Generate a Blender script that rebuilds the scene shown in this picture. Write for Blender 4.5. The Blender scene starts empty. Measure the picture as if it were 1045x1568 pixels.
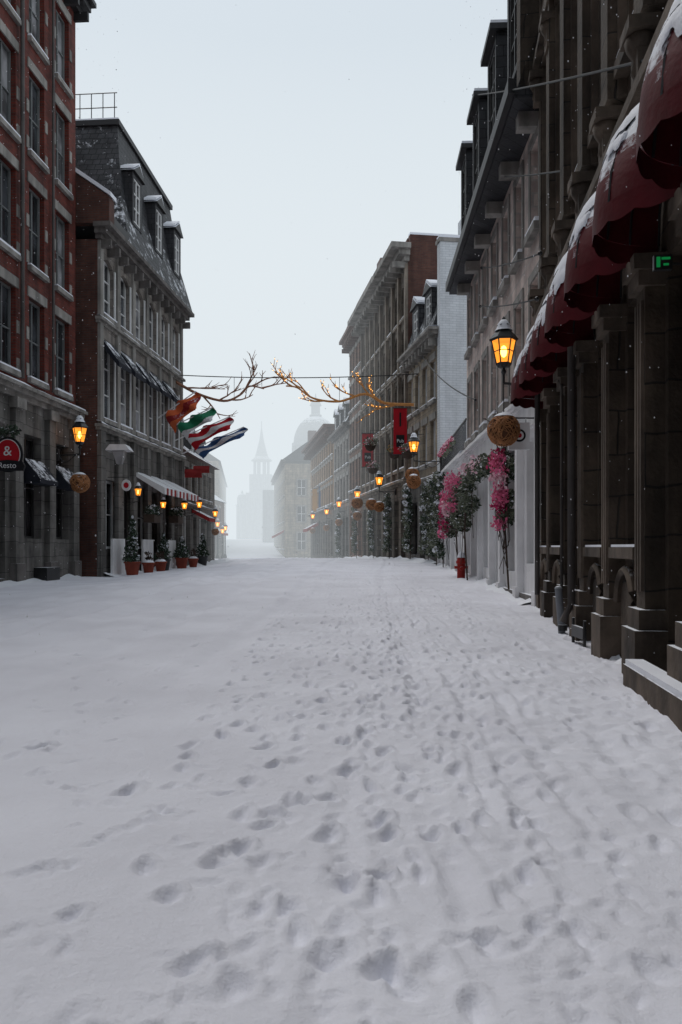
import bpy, bmesh, math, random
import numpy as np
from mathutils import Vector, Matrix
random.seed(7); rng=np.random.default_rng(7)
R=random.uniform
scene=bpy.context.scene

# ------------------------------------------------------------------ materials
def nn(nt,t,**k):
    n=nt.nodes.new(t)
    for a,b in k.items(): setattr(n,a,b)
    return n
MATS={}
def mat(name,base,rough=.8,var=.35,vscale=1.5,brick=None,snow=0.0,bump=.3,grime=.35,metal=0,spec=.3,bscale=18):
    if name in MATS: return MATS[name]
    m=bpy.data.materials.new(name); m.use_nodes=True
    nt=m.node_tree; L=nt.links; b=nt.nodes['Principled BSDF']
    b.inputs['Roughness'].default_value=rough; b.inputs['Metallic'].default_value=metal
    b.inputs['Specular IOR Level'].default_value=spec
    tc=nn(nt,'ShaderNodeTexCoord'); ob=tc.outputs['Object']
    col=None; hgt=None
    base4=(*base,1)
    if brick:
        bw,bh,ms,c2,mc=brick
        sp=nn(nt,'ShaderNodeSeparateXYZ'); L.new(ob,sp.inputs[0])
        ad=nn(nt,'ShaderNodeMath',operation='ADD'); L.new(sp.outputs[0],ad.inputs[0]); L.new(sp.outputs[1],ad.inputs[1])
        cb=nn(nt,'ShaderNodeCombineXYZ'); L.new(ad.outputs[0],cb.inputs[0]); L.new(sp.outputs[2],cb.inputs[1])
        nw=nn(nt,'ShaderNodeTexNoise'); nw.inputs['Scale'].default_value=1.7; L.new(ob,nw.inputs['Vector'])
        wv=nn(nt,'ShaderNodeVectorMath',operation='MULTIPLY_ADD'); L.new(nw.outputs['Color'],wv.inputs[0]); wv.inputs[1].default_value=(bh*.35,bh*.35,0); L.new(cb.outputs[0],wv.inputs[2])
        bt=nn(nt,'ShaderNodeTexBrick'); L.new(wv.outputs[0],bt.inputs['Vector'])
        bt.inputs['Scale'].default_value=1; bt.inputs['Brick Width'].default_value=bw; bt.inputs['Row Height'].default_value=bh
        bt.inputs['Mortar Size'].default_value=ms; bt.inputs['Mortar Smooth'].default_value=.3
        bt.inputs['Color1'].default_value=base4; bt.inputs['Color2'].default_value=(*c2,1); bt.inputs['Mortar'].default_value=(*mc,1)
        col=bt.outputs['Color']; hgt=bt.outputs['Fac']
    n1=nn(nt,'ShaderNodeTexNoise'); n1.inputs['Scale'].default_value=vscale; n1.inputs['Detail'].default_value=6; n1.inputs['Roughness'].default_value=.65
    L.new(ob,n1.inputs['Vector'])
    mr=nn(nt,'ShaderNodeMapRange'); mr.inputs[1].default_value=.3; mr.inputs[2].default_value=.7
    mr.inputs[3].default_value=1-var; mr.inputs[4].default_value=1+var*.6
    L.new(n1.outputs['Fac'],mr.inputs[0])
    mx=nn(nt,'ShaderNodeVectorMath',operation='SCALE')
    if col: L.new(col,mx.inputs[0])
    else: mx.inputs[0].default_value=base
    L.new(mr.outputs[0],mx.inputs['Scale']); col=mx.outputs[0]
    if grime:
        mp=nn(nt,'ShaderNodeMapping'); mp.inputs['Scale'].default_value=(2.2,2.2,.28); L.new(ob,mp.inputs[0])
        n2=nn(nt,'ShaderNodeTexNoise'); n2.inputs['Scale'].default_value=1.3; n2.inputs['Detail'].default_value=5; L.new(mp.outputs[0],n2.inputs['Vector'])
        m2=nn(nt,'ShaderNodeMapRange'); m2.inputs[1].default_value=.42; m2.inputs[2].default_value=.68; m2.inputs[3].default_value=1; m2.inputs[4].default_value=1-grime
        L.new(n2.outputs['Fac'],m2.inputs[0])
        mx2=nn(nt,'ShaderNodeVectorMath',operation='SCALE'); L.new(col,mx2.inputs[0]); L.new(m2.outputs[0],mx2.inputs['Scale']); col=mx2.outputs[0]
    n3=nn(nt,'ShaderNodeTexNoise'); n3.inputs['Scale'].default_value=bscale; n3.inputs['Detail'].default_value=4; L.new(ob,n3.inputs['Vector'])
    if snow>0:
        g=nn(nt,'ShaderNodeNewGeometry'); s2=nn(nt,'ShaderNodeSeparateXYZ'); L.new(g.outputs['True Normal'],s2.inputs[0])
        n4=nn(nt,'ShaderNodeTexNoise'); n4.inputs['Scale'].default_value=2.3; n4.inputs['Detail'].default_value=8; n4.inputs['Roughness'].default_value=.75
        L.new(ob,n4.inputs['Vector'])
        a=nn(nt,'ShaderNodeMath',operation='MULTIPLY_ADD'); L.new(n4.outputs['Fac'],a.inputs[0]); a.inputs[1].default_value=1.5; L.new(s2.outputs[2],a.inputs[2])
        m3=nn(nt,'ShaderNodeMapRange'); t=1.75-snow*.55
        m3.inputs[1].default_value=t-.07; m3.inputs[2].default_value=t+.07; L.new(a.outputs[0],m3.inputs[0])
        ml=nn(nt,'ShaderNodeMix',data_type='RGBA'); L.new(m3.outputs[0],ml.inputs['Factor']); L.new(col,ml.inputs['A']); ml.inputs['B'].default_value=(.78,.80,.84,1)
        col=ml.outputs['Result']
    L.new(col,b.inputs['Base Color'])
    if bump:
        bp=nn(nt,'ShaderNodeBump'); bp.inputs['Strength'].default_value=bump; bp.inputs['Distance'].default_value=.02
        if hgt:
            h2=nn(nt,'ShaderNodeMath',operation='MULTIPLY_ADD'); L.new(hgt,h2.inputs[0]); h2.inputs[1].default_value=-.6; L.new(n3.outputs['Fac'],h2.inputs[2]); L.new(h2.outputs[0],bp.inputs['Height'])
        else: L.new(n3.outputs['Fac'],bp.inputs['Height'])
        L.new(bp.outputs[0],b.inputs['Normal'])
    MATS[name]=m; return m

BR=mat('brick_red',(.19,.034,.022),brick=(.24,.08,.012,(.11,.022,.016),(.10,.05,.04)),var=.4,grime=.45)
BRB=mat('brick_brown',(.13,.052,.037),brick=(.24,.08,.012,(.09,.036,.028),(.085,.06,.05)),var=.3,snow=.05)
BRO=mat('brick_ochre',(.38,.21,.09),brick=(.3,.1,.012,(.30,.16,.07),(.22,.19,.15)))
SG=mat('limestone_grey',(.31,.278,.245),brick=(.7,.33,.012,(.225,.20,.18),(.13,.12,.11)),var=.4,grime=.55,snow=.3)
SG2=mat('limestone_weathered',(.20,.175,.15),brick=(.6,.3,.014,(.14,.12,.105),(.08,.072,.065)),var=.45,grime=.6,snow=.3)
SW=mat('warehouse_stone',(.19,.158,.125),brick=(.6,.3,.014,(.135,.11,.09),(.07,.062,.055)),var=.45,grime=.6,snow=.3)
SWT=mat('warehouse_stone_trim',(.25,.21,.17),var=.4,grime=.6,snow=.5)
BS=mat('brownstone',(.22,.115,.075),brick=(.6,.3,.014,(.16,.088,.062),(.08,.06,.05)),var=.4,grime=.5,snow=.3)
SGR=mat('limestone_ground_floor',(.19,.178,.165),brick=(.9,.42,.012,(.145,.137,.125),(.08,.075,.07)),var=.45,grime=.6,snow=.3)
SD=mat('sandstone_sooty',(.11,.082,.058),brick=(.8,.4,.01,(.078,.058,.043),(.035,.03,.025)),var=.55,grime=.65,bump=.7)
SDT=mat('sandstone_trim',(.135,.103,.078),var=.6,grime=.65,snow=.25,bump=.7,bscale=9)
SP=mat('fieldstone_pale',(.76,.63,.56),brick=(.42,.24,.02,(.53,.42,.38),(.55,.49,.45)),var=.38,grime=.3,snow=.2,bump=.7)
SY=mat('stone_warm_grey',(.36,.295,.215),brick=(.6,.3,.012,(.26,.215,.16),(.16,.14,.12)),var=.35,grime=.4,snow=.2)
TR=mat('stone_trim',(.31,.292,.268),var=.35,grime=.5,snow=.6,bump=.3)
TRD=mat('stone_trim_dark',(.16,.145,.135),var=.35,grime=.5,snow=.5,bump=.3)
WW=mat('white_painted_brick',(.68,.70,.72),brick=(.3,.1,.01,(.62,.64,.66),(.48,.51,.53)),var=.1,grime=.12,snow=.3)
WP=mat('white_painted_wood',(.78,.77,.77),rough=.5,var=.12,grime=.2,snow=.7,bump=.1)
WF=mat('white_window_frame',(.70,.70,.69),rough=.5,var=.1,grime=.1,bump=.05)
BF=mat('brown_window_frame',(.17,.05,.03),rough=.5,var=.2,grime=.2,bump=.05)
DF=mat('dark_window_frame',(.035,.033,.032),rough=.5,var=.2,grime=0,bump=.05)
GF=mat('grey_window_frame',(.17,.18,.18),rough=.5,var=.2,grime=.1,bump=.05)
OF=mat('ochre_window_frame',(.52,.15,.04),rough=.6,var=.3,grime=.3,bump=.1)
SL=mat('slate_roof',(.045,.045,.048),rough=.6,brick=(.3,.22,.02,(.065,.065,.07),(.015,.015,.017)),var=.5,grime=.2,snow=1.08,bump=.7)
SLD=mat('slate_roof_clear',(.030,.030,.033),rough=.6,brick=(.3,.22,.012,(.045,.045,.05),(.012,.012,.014)),var=.4,grime=.2,snow=.6,bump=.5)
SLB=mat('roof_brown_metal',(.12,.062,.048),rough=.6,var=.3,snow=.5)
MD=mat('dark_metal_trim',(.030,.029,.03),rough=.5,var=.3,grime=0,snow=.7,bump=.1)
IR=mat('black_iron',(.014,.014,.015),rough=.4,var=.2,grime=0,bump=.1,spec=.5,snow=.25)
CAB=mat('cable_rubber',(.012,.012,.013),rough=.6,var=.1,grime=0,bump=0)
SNW=mat('snow_cap',(.80,.815,.86),rough=.7,var=.06,grime=0,bump=.4,bscale=12)
RED=mat('red_awning_fabric',(.095,.004,.008),rough=.7,var=.4,grime=.4,snow=1.15,bump=.2)
REDS=mat('red_stripe_fabric',(.30,.025,.025),rough=.8,var=.2,grime=.1,snow=.6,bump=.1)
NAV=mat('navy_awning_fabric',(.014,.016,.024),rough=.8,var=.2,grime=.1,snow=.6,bump=.1)
BAN=mat('red_banner_cloth',(.45,.008,.018),rough=.8,var=.15,grime=.1,bump=.1)
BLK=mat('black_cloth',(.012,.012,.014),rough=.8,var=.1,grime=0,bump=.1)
WCL=mat('white_cloth',(.7,.7,.7),rough=.8,var=.1,grime=0,bump=.1)
BLU=mat('blue_cloth',(.03,.08,.20),rough=.8,var=.1,grime=0,bump=.1)
GRC=mat('green_cloth',(.02,.20,.10),rough=.8,var=.1,grime=0,bump=.1)
ORC=mat('orange_cloth',(.60,.12,.04),rough=.8,var=.1,grime=0,bump=.1)
OCB=mat('ochre_cloth',(.50,.24,.04),rough=.8,var=.1,grime=0,bump=.1)
EVG=mat('evergreen_needles',(.045,.070,.043),rough=.8,var=.5,grime=0,bump=0,snow=.45,vscale=6)
LFG=mat('garland_leaves',(.16,.18,.125),rough=.7,var=.5,grime=0,bump=0,snow=.4,vscale=8)
PK=mat('pink_petals',(.78,.17,.32),rough=.7,var=.3,grime=0,bump=0,vscale=8)
PKL=mat('pale_pink_petals',(.85,.55,.62),rough=.7,var=.2,grime=0,bump=0,vscale=8)
PKD=mat('magenta_petals',(.50,.03,.13),rough=.7,var=.3,grime=0,bump=0,vscale=8)
TWG=mat('branch_bark',(.30,.145,.09),rough=.8,var=.4,grime=0,bump=.2,vscale=5,snow=.05)
TWD=mat('dark_bark',(.06,.04,.03),rough=.8,var=.4,grime=0,bump=.2,vscale=5,snow=.2)
TWR=mat('warm_lit_branch_bark',(.58,.26,.08),rough=.7,var=.3,grime=0,bump=.2,vscale=5)  # warm glow of the fairy lights painted into the bark colour
WIC=mat('wicker_willow',(.45,.20,.08),rough=.7,var=.45,grime=0,bump=.2,vscale=9)
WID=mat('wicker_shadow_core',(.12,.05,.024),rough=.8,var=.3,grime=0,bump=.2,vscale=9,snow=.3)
POT=mat('terracotta_pot',(.28,.055,.03),rough=.7,var=.2,snow=.5)
HYD=mat('hydrant_red_paint',(.36,.02,.015),rough=.45,var=.25,grime=.2,snow=.5)
PGR=mat('grey_painted_steel',(.20,.21,.23),rough=.5,var=.2,grime=.2,snow=.5)
DRP=mat('copper_drainpipe',(.08,.07,.065),rough=.5,var=.4,grime=.3)
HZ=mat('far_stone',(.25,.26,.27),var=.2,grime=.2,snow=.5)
FLK=mat('snowflake_ice',(.9,.9,.92),var=0,grime=0,bump=0)

def glassmat(name,base,rough=.07):
    m=bpy.data.materials.new(name); m.use_nodes=True; nt=m.node_tree; b=nt.nodes['Principled BSDF']
    tc=nn(nt,'ShaderNodeTexCoord'); n=nn(nt,'ShaderNodeTexNoise'); n.inputs['Scale'].default_value=.9; n.inputs['Detail'].default_value=3
    nt.links.new(tc.outputs['Object'],n.inputs['Vector'])
    r=nn(nt,'ShaderNodeValToRGB'); r.color_ramp.elements[0].position=.42; r.color_ramp.elements[1].position=.62
    r.color_ramp.elements[0].color=(*[c*.45 for c in base],1); r.color_ramp.elements[1].color=(*[c*2.2 for c in base],1)
    nt.links.new(n.outputs['Fac'],r.inputs[0]); nt.links.new(r.outputs[0],b.inputs['Base Color'])
    b.inputs['Roughness'].default_value=rough; b.inputs['Specular IOR Level'].default_value=.5
    bp=nn(nt,'ShaderNodeBump'); bp.inputs['Strength'].default_value=.15; bp.inputs['Distance'].default_value=.03
    n2=nn(nt,'ShaderNodeTexNoise'); n2.inputs['Scale'].default_value=1.6; nt.links.new(tc.outputs['Object'],n2.inputs['Vector'])
    nt.links.new(n2.outputs['Fac'],bp.inputs['Height']); nt.links.new(bp.outputs[0],b.inputs['Normal'])
    MATS[name]=m; return m
GL=glassmat('window_glass',(.03,.033,.037)); GLC=glassmat('window_glass_curtained',(.16,.16,.165),.15); GLD=glassmat('window_glass_dark',(.012,.011,.012),.12)

def emis(name,c,s,mixt=None):
    m=bpy.data.materials.new(name); m.use_nodes=True; nt=m.node_tree; out=nt.nodes['Material Output']
    for n in list(nt.nodes):
        if n!=out: nt.nodes.remove(n)
    e=nn(nt,'ShaderNodeEmission'); e.inputs[0].default_value=(*c,1); e.inputs[1].default_value=s
    if mixt:
        t=nn(nt,'ShaderNodeBsdfTransparent'); t.inputs[0].default_value=(1,.75,.4,1); mx=nn(nt,'ShaderNodeMixShader'); mx.inputs[0].default_value=mixt
        nt.links.new(t.outputs[0],mx.inputs[1]); nt.links.new(e.outputs[0],mx.inputs[2]); nt.links.new(mx.outputs[0],out.inputs[0])
    else: nt.links.new(e.outputs[0],out.inputs[0])
    MATS[name]=m; return m
BULB=emis('lamp_flame_mantle',(1,.64,.18),20); PANE=emis('lantern_amber_glass',(1,.32,.035),1.9,.6); GRN=emis('green_sign_light',(.02,.6,.15),.2); FAIRY=emis('fairy_light_bulb',(1,.5,.12),3)

# ------------------------------------------------------------------ builder
class Thing:
    def __init__(s,name,loc=(0,0,0),rz=0,flip=1):
        s.e=bpy.data.objects.new(name,None); s.e.empty_display_size=.3
        scene.collection.objects.link(s.e); s.e.location=loc; s.e.rotation_euler=(0,0,rz)
        s.parts={}; s.flip=flip; s.fr=(0,0,0)
    def t(s,u,w,z):
        ox,oy,a=s.fr
        if a or ox or oy:
            c,d=math.cos(a),math.sin(a); u,w=ox+u*c-w*d, oy+u*d+w*c
        return (u,w*s.flip,z)
    def add(s,p,m,vs,fs,smooth=False):
        key=(p,m.name)
        if key not in s.parts: s.parts[key]=[[],[],m,smooth]
        q=s.parts[key]; o=len(q[0])
        q[0].extend(s.t(*v) for v in vs); q[1].extend([tuple(i+o for i in f) for f in fs])
    def box(s,p,m,u0,u1,w0,w1,z0,z1):
        vs=[(u,w,z) for u in(u0,u1) for w in(w0,w1) for z in(z0,z1)]
        s.add(p,m,vs,[(0,1,3,2),(4,6,7,5),(0,4,5,1),(2,3,7,6),(0,2,6,4),(1,5,7,3)])
    def quad(s,p,m,a,b,c,d): s.add(p,m,[a,b,c,d],[(0,1,2,3)])
    def prism(s,p,m,prof,u0,u1):
        n=len(prof); vs=[(u0,w,z) for w,z in prof]+[(u1,w,z) for w,z in prof]
        s.add(p,m,vs,[tuple(range(n)),tuple(range(2*n-1,n-1,-1))]+[(i,(i+1)%n,n+(i+1)%n,n+i) for i in range(n)])
    def prismw(s,p,m,prof,w0,w1):
        n=len(prof); vs=[(u,w0,z) for u,z in prof]+[(u,w1,z) for u,z in prof]
        s.add(p,m,vs,[tuple(range(n)),tuple(range(2*n-1,n-1,-1))]+[(i,(i+1)%n,n+(i+1)%n,n+i) for i in range(n)])
    def tube(s,p,m,pts,r,seg=6):
        pts=[Vector(q) for q in pts]; n=len(pts)
        rs=r if isinstance(r,(list,tuple)) else [r]*n
        vs=[];fs=[]
        for i,q in enumerate(pts):
            d=(pts[min(i+1,n-1)]-pts[max(i-1,0)])
            if d.length<1e-6: d=Vector((0,0,1))
            d.normalize(); up=Vector((0,0,1)) if abs(d.z)<.95 else Vector((1,0,0))
            a=d.cross(up).normalized(); b=a.cross(d)
            for k in range(seg):
                t=2*math.pi*k/seg; v=q+(a*math.cos(t)+b*math.sin(t))*rs[i]; vs.append(tuple(v))
        for i in range(n-1):
            for k in range(seg): fs.append((i*seg+k,i*seg+(k+1)%seg,(i+1)*seg+(k+1)%seg,(i+1)*seg+k))
        fs.append(tuple(range(seg))); fs.append(tuple(range((n-1)*seg,n*seg)))
        s.add(p,m,vs,fs,True)
    def lathe(s,p,m,c,prof,seg=16,smooth=True,rot=0):
        vs=[];fs=[];n=len(prof)
        for r,z in prof:
            for k in range(seg):
                t=2*math.pi*k/seg+rot; vs.append((c[0]+r*math.cos(t),c[1]+r*math.sin(t),c[2]+z))
        for i in range(n-1):
            for k in range(seg): fs.append((i*seg+k,i*seg+(k+1)%seg,(i+1)*seg+(k+1)%seg,(i+1)*seg+k))
        s.add(p,m,vs,fs,smooth)
    def ball(s,p,m,c,rx,ry,rz,a0=-90,seg=20,ring=10):
        prof=[(math.cos(math.radians(a0+(90-a0)*i/ring)),math.sin(math.radians(a0+(90-a0)*i/ring))) for i in range(ring+1)]
        vs=[];fs=[]
        for r,z in prof:
            for k in range(seg):
                t=2*math.pi*k/seg; vs.append((c[0]+rx*r*math.cos(t),c[1]+ry*r*math.sin(t),c[2]+rz*z))
        for i in range(ring):
            for k in range(seg): fs.append((i*seg+k,i*seg+(k+1)%seg,(i+1)*seg+(k+1)%seg,(i+1)*seg+k))
        s.add(p,m,vs,fs,True)
    def leaves(s,p,m,c,rad,n,size,droop=0):
        vs=[];fs=[]
        for _ in range(n):
            while True:
                x,y,z=R(-1,1),R(-1,1),R(-1,1)
                if x*x+y*y+z*z<1: break
            q=Vector((c[0]+x*rad[0],c[1]+y*rad[1],c[2]+z*rad[2]-droop*abs(x)))
            a=Vector((R(-1,1),R(-1,1),R(-1,1))).normalized(); b=a.cross(Vector((R(-1,1),R(-1,1),R(-1,1)))).normalized()
            l=size*R(.6,1.4); wd=l*R(.35,.7); o=len(vs)
            vs+= [tuple(q-a*l/2),tuple(q+b*wd/2),tuple(q+a*l/2),tuple(q-b*wd/2)]; fs.append((o,o+1,o+2,o+3))
        s.add(p,m,vs,fs)
    def text(s,body,m,loc,size,rot,name='lettering'):
        cu=bpy.data.curves.new(name,'FONT'); cu.body=body; cu.size=size; cu.align_x='CENTER'; cu.align_y='CENTER'; cu.extrude=.004
        cu.materials.append(m); o=bpy.data.objects.new(name,cu); scene.collection.objects.link(o)
        o.parent=s.e; o.location=loc; o.rotation_euler=rot
    def done(s):
        for (p,mn),(vs,fs,m,sm) in s.parts.items():
            me=bpy.data.meshes.new(p); me.from_pydata(vs,[],fs); me.materials.append(m); me.update()
            if len(vs)<60000:
                bm=bmesh.new(); bm.from_mesh(me); bmesh.ops.recalc_face_normals(bm,faces=bm.faces[:]); bm.to_mesh(me); bm.free()
            if sm:
                me.polygons.foreach_set('use_smooth',[True]*len(me.polygons))
                try: me.set_sharp_from_angle(angle=math.radians(50))
                except Exception: pass
            o=bpy.data.objects.new(p,me); scene.collection.objects.link(o); o.parent=s.e
        return s

def wall(T,p,m,u0,u1,z0,z1,ops,w=0,d=.22):
    us=sorted(set([u0,u1]+[a for o in ops for a in o[:2] if u0<a<u1])); zs=sorted(set([z0,z1]+[a for o in ops for a in o[2:4] if z0<a<z1]))
    for i in range(len(us)-1):
        for j in range(len(zs)-1):
            cu=(us[i]+us[i+1])/2; cz=(zs[j]+zs[j+1])/2
            if any(o[0]<cu<o[1] and o[2]<cz<o[3] for o in ops): continue
            T.quad(p,m,(us[i],w,zs[j]),(us[i+1],w,zs[j]),(us[i+1],w,zs[j+1]),(us[i],w,zs[j+1]))
    for a,b,c,e in [o[:4] for o in ops]:
        T.quad(p+'_reveals',m,(a,w,c),(a,w-d,c),(a,w-d,e),(a,w,e)); T.quad(p+'_reveals',m,(b,w,c),(b,w-d,c),(b,w-d,e),(b,w,e))
        T.quad(p+'_reveals',m,(a,w,c),(b,w,c),(b,w-d,c),(a,w-d,c)); T.quad(p+'_reveals',m,(a,w,e),(b,w,e),(b,w-d,e),(a,w-d,e))

def window(T,o,fm,gm,w=0,d=.22,nv=1,nh=2,sill=None,lintel=None,ft=.06,arch=None):
    a,b,c,e=o[:4]
    T.quad('window_glass',gm,(a,w-d+.005,c),(b,w-d+.005,c),(b,w-d+.005+R(-.004,.004),e),(a,w-d+.005+R(-.004,.004),e))
    g=w-d+.012; f=w-d+.075
    T.box('window_frames',fm,a+.002,a+ft,g,f,c+.002,e-.002); T.box('window_frames',fm,b-ft,b-.002,g,f,c+.002,e-.002)
    T.box('window_frames',fm,a+ft,b-ft,g,f-.002,c+.002,c+ft); T.box('window_frames',fm,a+ft,b-ft,g,f-.002,e-ft,e-.002)
    for i in range(nv):
        u=a+(b-a)*(i+1)/(nv+1); T.box('window_frames',fm,u-.025,u+.025,g,f-.006,c+ft,e-ft)
    for i in range(nh):
        z=c+(e-c)*(i+1)/(nh+1); T.box('window_frames',fm,a+ft,b-ft,g,f-.012,z-.02,z+.02)
    if sill: T.box('window_sills',sill,a-.1,b+.1,w-.02,w+.12,c-.14,c-.002); T.box('sill_snow',SNW,a-.09,b+.09,w-.19,w+.10,c,c+.035+R(0,.04))
    if lintel: T.box('window_lintels',lintel,a-.12,b+.12,w-.02,w+.04,e+.002,e+.28)
    if arch:
        rr=(b-a)/2; cc=(a+b)/2; n=8
        for sgn in(-1,1):
            pts=[(cc+sgn*rr*math.cos(t*math.pi/2/n), e-rr*.75+rr*.75*math.sin(t*math.pi/2/n)) for t in range(n+1)]
            T.prismw('arch_spandrels',arch,[(cc+sgn*rr,e)]+pts,w-.14,w-.01)

def bldg(name,A,B,side,H,depth,wm,cols,ww,rows,fm=WF,gm=GL,sill=TR,lintel=TR,gh=None,gm2=None,gops=(),roofsnow=True,nv=1,nh=2,arch=None,z0=-1.5,sidem=None):
    dx,dy=B[0]-A[0],B[1]-A[1]; Ln=math.hypot(dx,dy)
    T=Thing(name,(A[0],A[1],0),math.atan2(dy,dx),1 if side=='R' else -1)
    ops=[(c-ww/2,c+ww/2,r[0],r[1]) for r in rows for c in cols]
    if gh:
        wall(T,'ground_floor_wall',gm2,0,Ln,z0,gh,list(gops),d=.3)
        wall(T,'upper_wall',wm,0,Ln,gh,H,ops)
    else: wall(T,'facade_wall',wm,0,Ln,z0,H,ops)
    for i,o in enumerate(ops):
        g=gm if random.random()<.62 else (GLC if gm is GL else gm)
        window(T,o,fm,g,nv=nv,nh=nh,sill=sill,lintel=lintel,arch=arch)
    for o in gops: window(T,o,o[4] if len(o)>4 else DF,GLD,d=.3,nv=1,nh=1,ft=.08)
    sm=sidem or wm
    T.quad('side_wall',sm,(0,0,z0),(0,-depth,z0),(0,-depth,H),(0,0,H)); T.quad('side_wall',sm,(Ln,0,z0),(Ln,-depth,z0),(Ln,-depth,H),(Ln,0,H))
    T.quad('back_wall',sm,(0,-depth,z0),(Ln,-depth,z0),(Ln,-depth,H),(0,-depth,H))
    T.quad('roof_deck',SNW if roofsnow else SL,(0,0,H),(Ln,0,H),(Ln,-depth,H),(0,-depth,H))
    T.box('dark_interior_backdrop',BLK,.05,Ln-.05,-.8,-.7,z0,H-.05)  # added black sheet standing in for the unlit rooms behind the glass
    return T,Ln
def cornice(T,L,z,m,steps=((.10,.12),(.22,.14),(.40,.12)),u0=0,brk=None,part='cornice'):
    for w,h in steps:
        T.box(part,m,u0-w*.5,L+w*.5,-.05,w,z,z+h); z+=h
    wd=steps[-1][0]-.03; n=max(3,int((L-u0)/.6)); vs=[];fs=[]
    for i in range(n+1):
        u=u0-.08+(L-u0+.16)*i/n; h=R(.03,.11)
        vs+=[(u,wd,z),(u,wd-.02,z+h*.7),(u,wd*.4,z+h),(u,-.02,z+h*1.1)]
    for i in range(n):
        for k in range(3): fs.append((i*4+k,i*4+k+1,(i+1)*4+k+1,(i+1)*4+k))
    T.add(part+'_snow',SNW,vs,fs)
    if brk:
        n=int((L-u0)/brk); z1=z-sum(h for _,h in steps)
        for i in range(n+1):
            u=u0+.1+(L-u0-.2)*i/max(n,1); T.box(part+'_brackets',m,u-.06,u+.06,.0,steps[-1][0]*.8,z1-.28,z1-.003)
def dormer(T,u,w,z,wd=1.0,h=1.5,back=1.6,m=SLD,fm=WF,gable=True):
    T.box('dormer_cheeks',m,u-wd/2,u-wd/2+.14,w-back,w,z,z+h); T.box('dormer_cheeks',m,u+wd/2-.14,u+wd/2,w-back,w,z,z+h)
    T.box('dormer_head',m,u-wd/2+.14,u+wd/2-.14,w-back,w,z+h-.16,z+h-.002)
    T.box('dormer_apron',m,u-wd/2+.14,u+wd/2-.14,w-back,w-.01,z,z+.12)
    window(T,(u-wd/2+.14,u+wd/2-.14,z+.12,z+h-.16),fm,GL,w=w,d=.1,nv=1,nh=2)
    if gable:
        T.prismw('dormer_roof',MD,[(u-wd/2-.12,z+h+.002),(u+wd/2+.12,z+h+.002),(u,z+h+.42)],w-back,w+.1)
        T.prismw('dormer_roof_snow',SNW,[(u-wd/2-.1,z+h+.07),(u,z+h+.47),(u+wd/2+.1,z+h+.07),(u+wd/2+.06,z+h+.17),(u+.1,z+h+.58),(u-wd/2-.06,z+h+.19)],w-back,w+.06)
    else:
        T.box('dormer_roof',MD,u-wd/2-.1,u+wd/2+.1,w-back,w+.14,z+h+.002,z+h+.12); T.box('dormer_roof_snow',SNW,u-wd/2-.08,u+wd/2+.08,w-back,w+.12,z+h+.122,z+h+.19)

# ------------------------------------------------------------------ ground
KY=[-80,10,20,38,48,60,90,108,150,600]; KZ=[0,0,.2,.45,.38,.10,-.42,.3,2.6,2.8]
def sm(t): t=np.clip(t,0,1); return t*t*(3-2*t)
def gz(x,y):
    x=np.asarray(x,float); y=np.asarray(y,float)
    z=sum(np.interp(y+o,KY,KZ) for o in(-3,-1.5,0,1.5,3))/5
    f=1-.8*sm((-3.5-x)/4.5)*(1-sm((y-40)/10))
    return z*f
lat={}
def vnoise(x,y,s,seed):
    if seed not in lat: lat[seed]=np.random.default_rng(seed).random((256,256))
    g=lat[seed]; X=(x*.87+y*.49)*s; Y=(y*.87-x*.49)*s; xi=np.floor(X).astype(int); yi=np.floor(Y).astype(int); fx=X-xi; fy=Y-yi
    fx=fx*fx*(3-2*fx); fy=fy*fy*(3-2*fy)
    a=g[xi%256,yi%256]; b=g[(xi+1)%256,yi%256]; c=g[xi%256,(yi+1)%256]; d=g[(xi+1)%256,(yi+1)%256]
    return (a*(1-fx)+b*fx)*(1-fy)+(c*(1-fx)+d*fx)*fy-.5
def axis(segs):
    out=[segs[0][0]]
    for a,b,st0,st1 in segs:
        v=a
        while v<b:
            t=(v-a)/(b-a); v+=st0+(st1-st0)*t; out.append(min(v,b))
    return np.array(sorted(set(np.round(out,4))))
ys=axis([(-60,-5,8,1),(-5,1.3,.6,.1),(1.3,5,.013,.020),(5,14,.022,.06),(14,50,.07,.3),(50,160,.8,3),(160,600,8,60)])
xr=axis([(0,2.2,.014,.018),(2.2,8,.025,.09),(8,20,.15,1.5),(20,500,4,80)])
xs=np.concatenate([-xr[::-1][:-1],xr])
X,Y=np.meshgrid(xs,ys); Z=gz(X,Y)
tread=sm((X+1.1+.03*Y)/1.9)
Z+= .06*vnoise(X,Y,.45,1)+.04*vnoise(X,Y,.9,2)
patch=.35+.65*sm((vnoise(X,Y,.6,9)+.3)*2)
Z+= (.005+.016*tread*patch)*vnoise(X,Y,4.1,3)+(.004+.022*tread*patch)*vnoise(X,Y,8.3,4)+(.003+.013*tread*patch)*vnoise(X,Y,17,5)+(.001+.004*tread*patch)*vnoise(X,Y,37,15)
def path(x0,k,amp,ph): return lambda y: x0+k*y+amp*np.sin(y*.35+ph)
for x0,k,d,wd in[(-2.3,.0,.035,.16),(-3.9,.0,.035,.16),(-3.0,-.02,.03,.2),(-4.7,-.02,.03,.2),(-5.6,.01,.03,.18),(-1.5,.03,.025,.14),(.2,.05,.02,.13)]:
    c=x0+k*Y+.12*np.sin(Y*.21+x0); t=(X-c)/wd; Z+= -d*np.exp(-t*t)*sm((Y-3)/5)+d*.4*np.exp(-((np.abs(t)-1.7)/.7)**2)*sm((Y-3)/5)
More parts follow.
